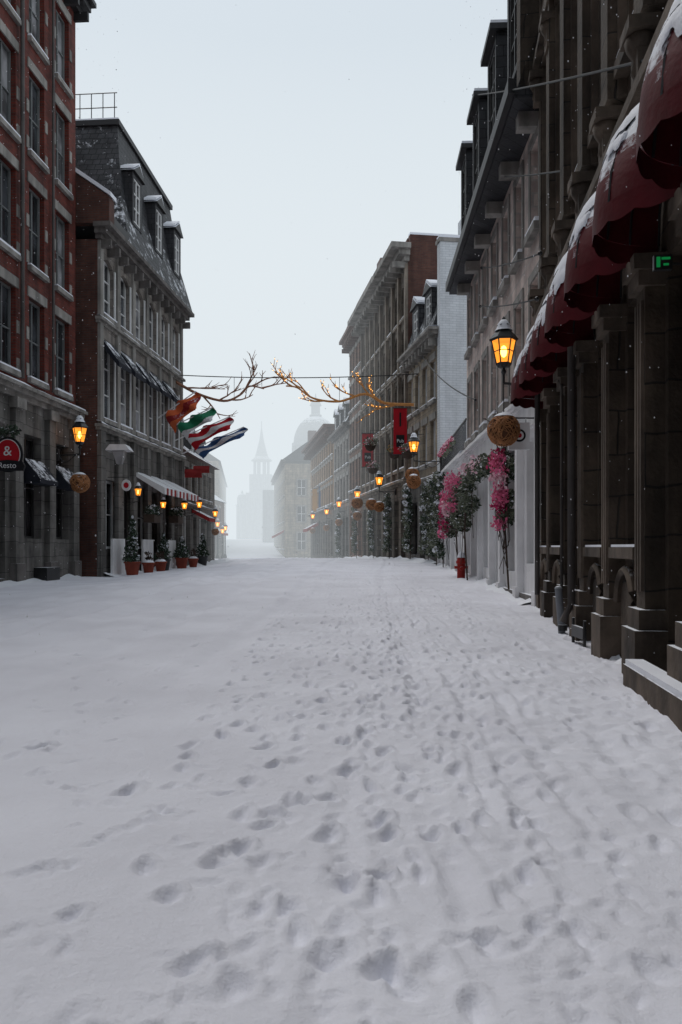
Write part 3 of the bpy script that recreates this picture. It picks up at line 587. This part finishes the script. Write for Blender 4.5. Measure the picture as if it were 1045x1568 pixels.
T.box('hall',HZ,-9,30,-4,12,-3,9); T.lathe('drum',HZ,(0,2,9),[(4.4,0),(4.4,1),(3.9,1.2),(3.9,8),(4.3,8.2),(4.3,8.8)],24)
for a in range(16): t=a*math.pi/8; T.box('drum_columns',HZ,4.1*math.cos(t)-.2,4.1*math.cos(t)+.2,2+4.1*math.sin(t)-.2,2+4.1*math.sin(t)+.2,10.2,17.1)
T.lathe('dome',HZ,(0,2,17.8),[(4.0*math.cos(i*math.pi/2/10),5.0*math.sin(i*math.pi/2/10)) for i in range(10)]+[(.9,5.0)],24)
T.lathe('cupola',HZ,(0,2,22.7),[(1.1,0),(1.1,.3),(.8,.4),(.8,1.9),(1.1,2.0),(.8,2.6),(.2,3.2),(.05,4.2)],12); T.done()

# ------------------------------------------------------------------ props
def lantern(loc,rz,arm=.67,k=1.0,drop=.55,ball=True,bd=1.33,pole=False):
    T=Thing('street_lamp' if pole else 'wall_lantern',loc,rz)
    T.lathe('lantern_base',IR,(0,0,0),[(0.001,-.30*k),(.09*k,-.29*k),(.13*k,-.235*k),(.13*k,-.215*k)],6,False)
    T.lathe('amber_glass',PANE,(0,0,0),[(.115*k,-.215*k),(.195*k,.16*k)],6,False)
    for i in range(6):
        t=i*math.pi/3; T.tube('frame_bars',IR,[(.12*k*math.cos(t),.12*k*math.sin(t),-.22*k),(.2*k*math.cos(t),.2*k*math.sin(t),.165*k)],.012*k,5)
        t2=(i+1)*math.pi/3
        for zz,rr in((-.02,.158),(.165,.2)): T.tube('frame_bars',IR,[(rr*k*math.cos(t),rr*k*math.sin(t),zz*k),(rr*k*math.cos(t2),rr*k*math.sin(t2),zz*k)],.009*k,4)
    T.lathe('lantern_roof',IR,(0,0,0),[(.23*k,.16*k),(.24*k,.185*k),(.17*k,.27*k),(.10*k,.34*k),(.10*k,.40*k),(.12*k,.41*k),(.05*k,.47*k),(.02*k,.5*k),(.03*k,.53*k),(.001,.57*k)],6,False)
    T.lathe('roof_snow',SNW,(0,0,.012*k),[(.15*k,.31*k),(.115*k,.36*k),(.105*k,.42*k),(.05*k,.49*k),(.001,.5*k)],10)
    T.ball('gas_mantle',BULB,(0,0,0-.02*k),.055*k,.055*k,.10*k,seg=8,ring=5)
    if pole:
        T.tube('pole',IR,[(0,0,-.28*k),(0,0,-loc[2]-.6)],[.05,.08],8); T.lathe('pole_base',IR,(0,0,-loc[2]-.5),[(.2,0),(.2,.5),(.1,.8)],10)
    else:
        T.tube('stem',IR,[(0,0,-.28*k),(0,0,-drop*k)],.022*k,6); T.lathe('stem_knob',IR,(0,0,-.36*k),[(.02*k,-.05*k),(.05*k,0),(.02*k,.05*k)],8)
        T.tube('bracket_arm',IR,[(0,0,-drop*k),(arm*.3,0,-drop*k-.02),(arm,0,-drop*k-.02)],.022*k,6)
        sc=[(arm-.03-(arm*.8)*i/12, 0, -drop*k-.02-.30*k*math.sin(math.pi*i/12)*(1-i/16)) for i in range(13)]
        T.tube('bracket_scroll',IR,sc,.014*k,5); T.lathe('wall_rose',IR,(arm-.01,0,-drop*k-.02),[(.05*k,-.16*k),(.06*k,0),(.05*k,.16*k)],8)
    T.done()
    if ball: wicker((loc[0],loc[1],loc[2]-bd*k),.27*k,(bd-drop)*k)
def wicker(loc,r,hang=.6):
    T=Thing('hanging_wicker_ball',loc); T.ball('core',WID,(0,0,0),r*.92,r*.92,r*.92)
    for i in range(44):
        ax=Vector((R(-1,1),R(-1,1),R(-1,1))).normalized(); a=ax.orthogonal().normalized(); b_=ax.cross(a)
        T.tube('willow_strands',WIC,[tuple((a*math.cos(t*math.pi/10)+b_*math.sin(t*math.pi/10))*r*R(.95,1.02)) for t in range(21)],r*.022,4)
    T.ball('snow_on_top',SNW,(0,0,r*.14),r*.9,r*.9,r*.95,a0=46,ring=5)
    T.tube('hanging_cord',IR,[(0,0,r),(0,0,hang)],.008,4); T.done()
lantern((2.71,13.05,4.33),math.radians(-6))
lantern((2.74,29.5,4.85),0,arm=1.05,k=1.0); lantern((1.95,40,4.45),0,arm=.85,k=1.0); lantern((1.0,48,4.3),0,arm=.6)
lantern((-.15,57,4.2),0,arm=.5); lantern((-2.6,72,3.9),0,arm=.6); lantern((-1.2,65,4.0),0,arm=.5)
lantern((-8.2,24.6,4.6),math.pi,arm=.7,k=1.15)
lantern((-7.3,28.2,3.05),math.pi,arm=.7,k=.65,ball=False); lantern((-7.1,31.3,2.75),math.pi,arm=.65,k=.62,ball=False)
lantern((-6.95,34.8,2.9),math.pi,arm=.5,k=.7,ball=False); lantern((-6.8,37.6,3.1),math.pi,arm=.7,k=.7,ball=False); lantern((-6.9,43,2.9),math.pi,arm=.55,k=.75)
for p in((-12.6,80,3.4),(-13.0,88,3.2),(-12.7,84,2.8)): lantern(p,math.pi,k=1.2,pole=True,ball=False)
wicker((.9,43.5,3.5),.32,.9); wicker((1.6,41.2,3.3),.3,.9); wicker((3.0,33,4.1),.3,1.2)

T=Thing('hanging_sign_lamp',(-7.6,26.9,4.35)); T.prismw('peaked_hood',WP,[(-.42,0),(.42,0),(.26,.2),(-.26,.2)],-.3,.3); T.lathe('glass_body',GLC,(0,0,-.45),[(.12,0),(.28,.44)],4,False,rot=.78)
T.tube('hanger',IR,[(-.5,0,.35),(0,0,.35),(0,0,.2)],.02,5); T.done()

# signs
T=Thing('oval_restaurant_sign',(-8.62,20.3,3.45))
def disc(T,p,m,rx,rz,y0,y1,n=32,cx=0,cz=0): T.prismw(p,m,[(cx+rx*math.cos(2*math.pi*i/n),cz+rz*math.sin(2*math.pi*i/n)) for i in range(n)],y0,y1)
disc(T,'board',BLK,.38,.46,-.03,.03); disc(T,'white_rim',WP,.33,.40,-.036,-.031); disc(T,'red_field',BAN,.31,.38,-.04,-.037)
T.prismw('name_plate',BLK,[(-.40,-.42),(.40,-.42),(.44,-.3),(.38,-.18),(0,-.14),(-.38,-.18),(-.44,-.3)],-.055,.05); T.text('Resto',WCL,(0,-.06,-.29),.2,(math.pi/2,0,0)); T.text('&',WCL,(0,-.045,.08),.36,(math.pi/2,0,0))
T.tube('bracket',IR,[(-.75,0,.62),(.35,0,.62)],.02,5); T.tube('bracket',IR,[(0,0,.62),(0,0,.45)],.012,5); T.leaves('holly_sprig',EVG,(0,0,.6),(.35,.15,.18),160,.1); T.done()
T=Thing('round_shop_sign',(3.03,13.35,2.95)); T.box('board',WP,-.18,.18,-.03,.03,-.24,.22)
disc(T,'black_ring',BLK,.11,.11,-.036,-.031); disc(T,'white_ring',WP,.075,.075,-.041,-.037); disc(T,'dot',BAN,.04,.04,-.046,-.042); T.tube('bracket',IR,[(-.2,0,.3),(.38,0,.3)],.014,5); T.tube('hooks',IR,[(-.12,0,.3),(-.12,0,.2)],.006,4); T.tube('hooks',IR,[(.12,0,.3),(.12,0,.2)],.006,4); T.done()
T=Thing('small_round_sign',(-7.45,27.2,3.2)); disc(T,'disc',WP,.16,.2,-.03,.03); disc(T,'dot',BAN,.09,.1,-.036,-.031); T.tube('bracket',IR,[(-.7,0,.28),(.1,0,.28)],.012,5); T.done()
T=Thing('green_exit_sign',(2.18,5.3,2.98),ang1-math.pi/2); T.box('housing',IR,-.06,.06,0,.04,-.05,.05); T.box('lit_face',GRN,-.045,-.02,-.004,-.001,-.035,.035); T.box('lit_face',GRN,-.012,.045,-.004,-.001,.015,.032); T.box('lit_face',GRN,-.0,.035,-.004,-.001,-.025,-.01)
T.tube('mount',IR,[(0,.04,0),(.3,.06,0)],.01,4); T.done()
def banner(x,y,z0,z1,w,m,txt,wallx):
    T=Thing('hanging_banner',(x,y,0)); n=8; vs=[];fs=[]
    for i in range(n+1):
        z=z0+(z1-z0)*i/n
        for j in range(5): vs.append((-w/2+w*j/4,.03*math.sin(i*.9+j*.5),z))
    for i in range(n):
        for j in range(4): fs.append((i*5+j,i*5+j+1,(i+1)*5+j+1,(i+1)*5+j))
    T.add('cloth',m,vs,fs,True)
    T.tube('top_pole',IR,[(-w/2-.05,0,z1),(wallx-x,0,z1)],.025,5); T.tube('bottom_pole',IR,[(-w/2-.05,0,z0),(wallx-x,0,z0)],.025,5)
    if txt:
        h=z1-z0; T.box('black_patch',BLK,-w*.30,w*.30,-.05,-.04,z0+h*.16,z0+h*.42); T.text(txt,WCL,(0,-.062,z0+h*.29),.22,(math.pi/2,0,0)); T.box('emblem',BLK,-.04,.04,-.05,-.04,z0+h*.6,z0+h*.9)
    T.done()
banner(2.72,36,5.3,7.45,.62,BAN,'Pub',3.5); banner(1.5,44,5.55,7.45,.62,BAN,'Pub',2.4); banner(-1.7,72,4.4,6.8,.7,BLU,None,-1.0); banner(-2.4,74,4.4,6.6,.6,OCB,None,-1.4)
banner(-6.95,39,4.75,5.1,.8,REDS,None,-7.6); banner(-6.9,36.6,4.3,4.7,.8,REDS,None,-7.4)

def flag(base,tip,fw,cols_):
    T=Thing('flag_on_pole',base); tip=Vector(tip)-Vector(base); T.tube('pole',WP,[(0,0,0),tuple(tip)],.025,6)
    d=tip.normalized(); n=len(cols_); ln=tip.length*.74
    for ci,m in enumerate(cols_):
        vs=[];fs=[]; K=5
        for i in range(K+1):
            s=(ci+i/K)/n
            for j in range(13):
                t=j/12; p=d*(tip.length-ln*t); sag=fw*s*(1-.25*math.sin(t*5))
                q=Vector((p.x+.16*s+.12*math.sin(s*5+t*9),p.y+.16*math.sin(t*11+s*4),p.z-sag*.8+.06*math.sin(t*13+s*3))); vs.append(tuple(q))
        for i in range(K):
            for j in range(12): fs.append((i*13+j,i*13+j+1,(i+1)*13+j+1,(i+1)*13+j))
        T.add('cloth_band_%d'%ci,m,vs,fs,True)
    T.done()
flag((-7.6,32.5,6.4),(-5.9,31.9,7.4),.9,[ORC,REDS,ORC]); flag((-7.5,34,6.2),(-5.5,33.4,7.0),.7,[GRC,GRC,WCL])
flag((-7.45,35,5.8),(-4.9,34.5,6.8),.7,[BAN,WCL,BAN]); flag((-7.4,36,5.3),(-4.4,35.5,6.5),.5,[BLU,WCL,BLU])

def twig(T,p,m,st,dirv,ln,r,dep):
    pts=[Vector(st)]; d=Vector(dirv).normalized(); n=5
    bend=Vector((R(-.3,.3),R(-.1,.1),R(.0,.25)))
    for i in range(n):
        d=(d+bend*.35+Vector((R(-.14,.14),R(-.1,.1),R(-.14,.14)))).normalized(); pts.append(pts[-1]+d*ln/n)
    T.tube(p,m,[tuple(q) for q in pts],[r*(1-.65*i/n) for i in range(n+1)],5)
    if dep>0:
        for i in(2,3,4):
            if random.random()<.75:
                sd=Vector((R(-1,1),R(-.3,.3),R(-.3,1))); twig(T,p,m,tuple(pts[i]),d+sd*.95,ln*R(.4,.7),r*.65,dep-1)
def antler(name,pts,m,lights):
    T=Thing(name,(0,35.5,0)); P=[Vector((a,R(-.1,.1),b)) for a,b in pts]
    fine=[]
    for i in range(len(P)-1):
        for k in range(5):
            t=k/5; p0=P[max(i-1,0)];p1=P[i];p2=P[i+1];p3=P[min(i+2,len(P)-1)]
            fine.append(.5*((2*p1)+(-p0+p2)*t+(2*p0-5*p1+4*p2-p3)*t*t+(-p0+3*p1-3*p2+p3)*t*t*t))
    fine.append(P[-1]); n=len(fine)
    T.tube('main_stem',m,[tuple(q) for q in fine],[.075*(1-.6*i/n) for i in range(n)],6)
    for i in range(3,n-1,3):
        d=(fine[min(i+1,n-1)]-fine[i-1]).normalized(); twig(T,'twigs',m,tuple(fine[i]),d*1.2+Vector((0,R(-.2,.2),R(.4,.9) if random.random()<.75 else -.55)),R(.9,1.5),.046,2)
    if lights:
        for (p,mn),v in list(T.parts.items()):
            if p=='twigs':
                for q in v[0][::31]: T.ball('fairy_lights',FAIRY,(q[0],q[1]-.03,q[2]),.02,.02,.02,seg=5,ring=3)
    T.tube('hanging_wires',CAB,[tuple(fine[n//2]),(fine[n//2].x,0,8.75)],.01,4); T.tube('hanging_wires',CAB,[tuple(fine[-2]),(fine[-2].x,0,8.75)],.01,4)
    T.done()
antler('antler_branch_decoration',[(-7.6,8.6),(-6.5,8.0),(-5.3,7.66),(-4.6,7.95),(-4.15,8.36),(-3.5,8.25)],TWG,False)
antler('antler_branch_decoration',[(3.3,7.5),(1.97,7.6),(1.09,8.0),(-.07,7.66),(-1.24,7.8),(-1.97,8.28),(-2.5,8.37)],TWR,True)
def cable(a,b_,sag,r=.012,name='overhead_cable'):
    T=Thing(name); a=Vector(a);b_=Vector(b_); pts=[]
    for i in range(25):
        t=i/24; p=a.lerp(b_,t); p.z-=sag*4*t*(1-t); pts.append(tuple(p))
    T.tube('cable',CAB,pts,r,5)
    T.ball('end_anchor',IR,tuple(a),.04,.04,.04,seg=6,ring=4); T.ball('end_anchor',IR,tuple(b_),.04,.04,.04,seg=6,ring=4); T.done()
cable((-7.45,35.5,8.85),(3.45,35.5,8.9),.15,.022)
cable((2.30,5.2,4.35),(3.3,19.5,12.3),.05,.014); cable((2.9,10.2,5.95),(3.35,18.2,9.65),.03,.013)
cable((2.95,11.6,5.4),(3.5,19.5,8.0),.05,.013); cable((3.0,12,4.85),(3.55,20,7.2),.05,.013); cable((3.6,21,5.0),(3.5,35,9.8),.3,.02)

T=Thing('floral_garland_display',(3.3,18.2,0),math.radians(1.8))
for (u,z,s) in [(-2.2,2.6,.32),(-1.9,2.85,.3),(-1.0,2.9,.26),(-.2,2.95,.28),(.8,2.9,.32),(1.8,2.75,.36),(2.8,2.6,.38),(3.7,2.35,.38),(4.3,2.0,.34),(-2.3,2.1,.22),(4.5,1.6,.28),(2.2,2.1,.3),(2.6,1.7,.25),(1.6,2.2,.28),(3.2,1.9,.3),(-2.3,1.7,.16)]:
    for q in range(3):
        uu,zz=u+R(-.3,.3)*s,z+R(-.35,.35)*s
        T.leaves('garland_foliage',LFG,(0,uu,zz),(.26,s*R(.6,1),s*R(.6,1)),80,.10); T.leaves('dark_foliage',EVG,(.04,uu,zz-.05),(.2,s*.8,s*.8),26,.11)
for (u,z,s,m,n) in [(-2.35,2.7,.30,PK,220),(-2.45,2.1,.24,PK,220),(-2.4,1.55,.16,PK,100),(-2.1,2.9,.26,PKD,100),(-2.35,2.4,.26,PKL,170),(3.2,2.75,.38,PK,220),(4.2,2.4,.40,PK,280),(4.6,1.85,.34,PKD,150),(4.0,2.1,.32,PKL,200),(2.4,2.85,.28,PK,110),(1.2,3.0,.24,PKL,100),(.2,3.0,.22,PKL,60),(4.6,1.4,.24,PK,120),(-2.4,1.85,.2,PKD,90),(3.7,2.8,.24,PKL,100),(3.0,2.2,.2,PK,80)]:
    for q in range(3):
        T.leaves('blossoms_'+m.name,m,(-.18,u+R(-.6,.6)*s,z+R(-.6,.6)*s),(.18,s*R(.4,.8),s*R(.4,.8)),n//3,.09)
for k in range(22):
    u=random.choice([R(-2.5,-1.9),R(1.2,4.6)]); z=R(1.2,2.3)
    T.tube('trailing_stems',TWD,[(0,u,z+.5),(-.08+R(-.1,.1),u+R(-.15,.15),z),(-.05+R(-.1,.1),u+R(-.25,.25),z-R(.5,1.0))],.008,4)
for u in(-2.35,2.0,3.2): T.tube('wooden_stakes',TWD,[(.02,u,.2),(-.05,u+R(-.1,.1),1.4),(-.02,u+R(-.1,.1),2.6)],.022,5)
for k in range(8): T.tube('bare_twigs',TWD,[(-.05,-2.2+R(-.2,.2),2.9),(-.1+R(-.2,.2),-2.2+R(-.4,.4),3.4),(-.1+R(-.3,.3),-2.1+R(-.6,.6),3.8)],.007,4)
T.done()
for (x,y,s) in [(3.5,27.6,.8),(3.6,30.3,.9),(3.6,33.2,1),(3.1,36.2,1),(2.4,40.6,.9),(1.75,45,.8),(.9,50,.9),(-.2,58,.9)]:
    T=Thing('evergreen_garland',(x,y,float(gz(x,y))))
    for k in range(9):
        z=3.2-k*.33; wv=R(.6,1.1)*s; T.leaves('needles',EVG,(R(-.08,.08),R(-.25,.25),z),(.18*s,.36*wv,.24),70,.12); T.leaves('pale_leaves',LFG,(R(-.1,.1)-.05,R(-.25,.25),z),(.2*s,.36*wv,.22),80,.11)
        T.leaves('snow_tufts',SNW,(R(-.1,.1)-.05,R(-.2,.2),z+.1),(.18*s,.28,.12),26,.12)
    T.tube('support_stem',TWD,[(.1,0,0),(.1,0,3.4)],.02,5); T.done()
for (x,y,z) in [(2.55,37.5,5.6),(1.7,42,5.3),(1.5,40.2,6.3),(2.9,34,5.2)]:
    T=Thing('hanging_flower_basket',(x,y,z)); T.lathe('basket',TWD,(0,0,-.25),[(.001,-.1),(.2,-.02),(.3,.22)],10); T.leaves('foliage',LFG,(0,0,.1),(.4,.35,.3),160,.13); T.leaves('blossoms',random.choice([OCB,PKL]),(0,0,.15),(.38,.35,.26),60,.1)
    T.tube('chain',IR,[(0,0,0),(0,0,.75),(.7,0,.75)],.015,4); T.done()

def conifer(x,y,h,r,pot=True,nm='potted_evergreen'):
    z=float(gz(x,y)); T=Thing(nm,(x,y,z)); b0=.4 if pot else 0
    if pot: T.lathe('pot',POT if random.random()<.4 else IR,(0,0,0),[(.001,.0),(.2,.0),(.27,.4),(.3,.42),(.3,.47),(.25,.47)],14)
    T.tube('trunk',TWD,[(0,0,b0),(0,0,b0+h*.9)],[.04,.01],5)
    for i in range(9):
        t=i/8; T.leaves('needles',EVG,(R(-.05,.05),R(-.05,.05),b0+.15+h*t*.95),(r*(1.05-t)*R(.8,1.1)+.05,r*(1.05-t)+.05,h*.09+.03),int(100*(1.1-t))+20,.12)
        T.leaves('snow_on_boughs',SNW,(R(-.1,.1)*r,R(-.1,.1)*r,b0+.2+h*t*.95),(r*(1.0-t)*.9+.03,r*(1.0-t)*.8+.03,.04),14,.1)
    T.done()
for x,y,h,r in [(-7.35,27.6,1.5,.28),(-7.15,31.6,.9,.3),(-6.95,34.2,.8,.33),(-6.9,39,1.0,.3)]: conifer(x,y,h,r)
for x,y in[(-7.1,28.9),(-6.95,30.2),(-6.7,35.5)]:
    T=Thing('flower_pot',(x,y,float(gz(x,y)))); T.lathe('pot',POT,(0,0,0),[(.001,0),(.16,0),(.22,.32),(.25,.34),(.25,.4),(.2,.4)],14); T.ball('snow_fill',SNW,(0,0,.38),.21,.21,.12,a0=0,ring=4); T.leaves('dry_twigs',TWD,(0,0,.6),(.16,.16,.22),50,.14); T.done()
for (x,y,z) in[(-7.3,30.3,2.3),(-7.2,34.2,2.4)]:
    T=Thing('wall_planter',(x,y,z)); T.box('trough',TWD,-.2,.2,-.5,.5,-.3,0); T.leaves('shrubs',EVG,(0,0,.15),(.3,.55,.28),200,.13); T.leaves('snow',SNW,(0,0,.3),(.25,.45,.08),30,.12); T.tube('wall_bracket',IR,[(-.45,0,-.1),(0,0,-.3)],.02,4); T.done()

hx,hy=3.25,21.2; T=Thing('fire_hydrant',(hx,hy,float(gz(hx,hy))-.12))
T.lathe('barrel',HYD,(0,0,0),[(.15,0),(.15,.06),(.11,.08),(.11,.5),(.14,.52),(.14,.57),(.12,.6),(.09,.68),(.04,.73),(.03,.78),(.001,.79)],16)
for s_ in(-1,1): T.tube('side_outlet',HYD,[(0,0,.42),(s_*.18,0,.42)],.05,10)
T.tube('front_outlet',HYD,[(0,0,.38),(0,-.18,.38)],.06,10); T.ball('snow_cap',SNW,(0,0,.64),.11,.11,.2,a0=10,ring=5); T.tube('marker_rod',IR,[(.1,0,.5),(.1,0,1.6)],.012,5); T.done()
T=Thing('leaning_steel_post',(2.66,9.4,0)); T.tube('post',PGR,[(0,0,-.1),(-.02,.12,.55)],.045,8); T.ball('cap',PGR,(-.02,.12,.55),.05,.05,.03,seg=8,ring=4); T.tube('base_clip',IR,[(0,0,.05),(0,0,.12)],.055,8); T.done()
T=Thing('iron_boot_scraper',(2.55,8.4,0)); T.box('blade',IR,-.02,.02,-.2,.2,.08,.2); T.tube('leg',IR,[(0,-.2,-.05),(0,-.2,.28)],.018,5); T.tube('leg',IR,[(0,.2,-.05),(0,.2,.28)],.018,5); T.done()
def heap(name,pts,w,h):
    T=Thing(name); vs=[];fs=[]; K=10; n=len(pts)
    for i,(x,y,sx) in enumerate(pts):
        zz=float(gz(x,y)); hh=h*R(.5,1.2)
        for k in range(K+1):
            t=k/K; vs.append((x+sx*w*(1-t)*R(.95,1.05),y,zz-.06+hh*(t**1.6)+R(-.01,.01)))
    for i in range(n-1):
        for k in range(K): fs.append((i*(K+1)+k,i*(K+1)+k+1,(i+1)*(K+1)+k+1,(i+1)*(K+1)+k))
    T.add('heap',SNW,vs,fs,True); T.done()
heap('snow_drift',[(3.36+.031*(y-13),y,-1) for y in np.arange(13.5,31.5,.3)],.55,.16)
heap('snow_drift',[(4-.148*(y-32)-.02,y,-1) for y in np.arange(32,62,.5)],.8,.22)
heap('snow_drift',[(-10.5+.065*y+.02,y,1) for y in np.arange(12,26,.4)],.9,.2)
heap('snow_drift',[(-8.15+.08*(y-26.3),y,1) for y in np.arange(26.4,46,.4)],.8,.22)
heap('snow_drift',[(2.05+.1227*(y-2)-.10,y,-1) for y in np.arange(2.3,13,.12)],.34,.10)

# falling snow, drifting mostly along the facades
T=Thing('falling_snow'); vs=[];fs=[]
cnt=0
while cnt<1900:
    y=R(4,24); x=R(-.46,.46)*y; z=R(.3,1.05+.7*y)
    if -.27*y<x<.15*y and z>1.05+.03*y and random.random()<.97: continue
    r_=R(.0014,.0038)*(1+y*.05); o=len(vs); cnt+=1
    vs+=[(x+r_,y,z),(x-r_,y,z),(x,y+r_,z),(x,y-r_,z),(x,y,z+r_*1.5),(x,y,z-r_*1.5)]
    fs+=[(o,o+2,o+4),(o+2,o+1,o+4),(o+1,o+3,o+4),(o+3,o,o+4),(o+2,o,o+5),(o+1,o+2,o+5),(o+3,o+1,o+5),(o,o+3,o+5)]
T.add('flakes',FLK,vs,fs); T.done()

# ------------------------------------------------------------------ blown-snow haze (absorbing volume, scattered light put in as sky-coloured glow)
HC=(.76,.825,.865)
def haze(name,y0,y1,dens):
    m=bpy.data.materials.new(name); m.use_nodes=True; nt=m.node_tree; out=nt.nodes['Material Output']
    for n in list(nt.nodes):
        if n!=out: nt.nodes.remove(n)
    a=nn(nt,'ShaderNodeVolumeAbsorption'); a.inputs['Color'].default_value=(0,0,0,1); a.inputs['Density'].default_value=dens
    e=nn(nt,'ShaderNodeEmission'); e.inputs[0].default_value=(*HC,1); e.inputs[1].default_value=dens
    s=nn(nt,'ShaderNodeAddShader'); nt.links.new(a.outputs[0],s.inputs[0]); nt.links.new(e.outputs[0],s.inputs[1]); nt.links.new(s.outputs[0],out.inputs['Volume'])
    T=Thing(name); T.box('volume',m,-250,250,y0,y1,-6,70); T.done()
haze('glowing_snow_haze',40,94,.0078); haze('dense_glowing_haze',94.05,420,.0165)

# ------------------------------------------------------------------ light
w=bpy.data.worlds.new('World'); scene.world=w; w.use_nodes=True; nt=w.node_tree; L=nt.links
bg=nt.nodes['Background']; bg.inputs['Strength'].default_value=.1
EL,AZ=60,-28
sk=nn(nt,'ShaderNodeTexSky'); sk.sky_type='NISHITA'; sk.sun_disc=False; sk.sun_elevation=math.radians(EL); sk.sun_rotation=math.radians(AZ); sk.dust_density=4; sk.air_density=1
hs=nn(nt,'ShaderNodeHueSaturation'); hs.inputs['Saturation'].default_value=.35; L.new(sk.outputs[0],hs.inputs['Color'])
tc=nn(nt,'ShaderNodeTexCoord'); sp=nn(nt,'ShaderNodeSeparateXYZ'); L.new(tc.outputs['Generated'],sp.inputs[0])
nz=nn(nt,'ShaderNodeTexNoise'); nz.inputs['Scale'].default_value=1.2; nz.inputs['Detail'].default_value=3; L.new(tc.outputs['Generated'],nz.inputs[0])
ad=nn(nt,'ShaderNodeMath',operation='MULTIPLY_ADD'); L.new(nz.outputs[0],ad.inputs[0]); ad.inputs[1].default_value=.12; L.new(sp.outputs[2],ad.inputs[2])
rp=nn(nt,'ShaderNodeValToRGB'); e=rp.color_ramp.elements; e[0].position=.0; e[0].color=(.75,.82,.86,1); e[1].position=1; e[1].color=(.70,.76,.83,1)
x_=e.new(.3); x_.color=(.80,.86,.905,1); x_=e.new(.62); x_.color=(.56,.645,.735,1)
L.new(ad.outputs[0],rp.inputs[0])
sc=nn(nt,'ShaderNodeVectorMath',operation='SCALE'); sc.inputs['Scale'].default_value=10.6; L.new(rp.outputs[0],sc.inputs[0])
mx=nn(nt,'ShaderNodeMix',data_type='RGBA'); mx.inputs['Factor'].default_value=.9; L.new(hs.outputs[0],mx.inputs['A']); L.new(sc.outputs[0],mx.inputs['B']); L.new(mx.outputs['Result'],bg.inputs[0])
sun=bpy.data.lights.new('overcast_sun','SUN'); sun.energy=1.15; sun.angle=math.radians(20); sun.color=(1,.96,.93)
so=bpy.data.objects.new('overcast_sun',sun); scene.collection.objects.link(so)
a_=math.radians(AZ); e_=math.radians(EL)
d=Vector((math.sin(a_)*math.cos(e_),math.cos(a_)*math.cos(e_),math.sin(e_)))
so.rotation_euler=d.to_track_quat('Z','Y').to_euler(); so.location=(0,0,40)
try:
    scene.view_settings.view_transform='Standard'; scene.view_settings.look='None'; scene.view_settings.exposure=0
except Exception: pass
cam=bpy.data.cameras.new('camera'); co_=bpy.data.objects.new('camera',cam); scene.collection.objects.link(co_)
co_.location=(0,0,1.05); co_.rotation_euler=(math.pi/2,0,0); cam.sensor_fit='VERTICAL'; cam.sensor_height=36; cam.lens=27.55; cam.shift_y=.0344; cam.clip_end=2000; cam.clip_start=.05
cam.dof.use_dof=True; cam.dof.focus_distance=15; cam.dof.aperture_fstop=7
scene.camera=co_
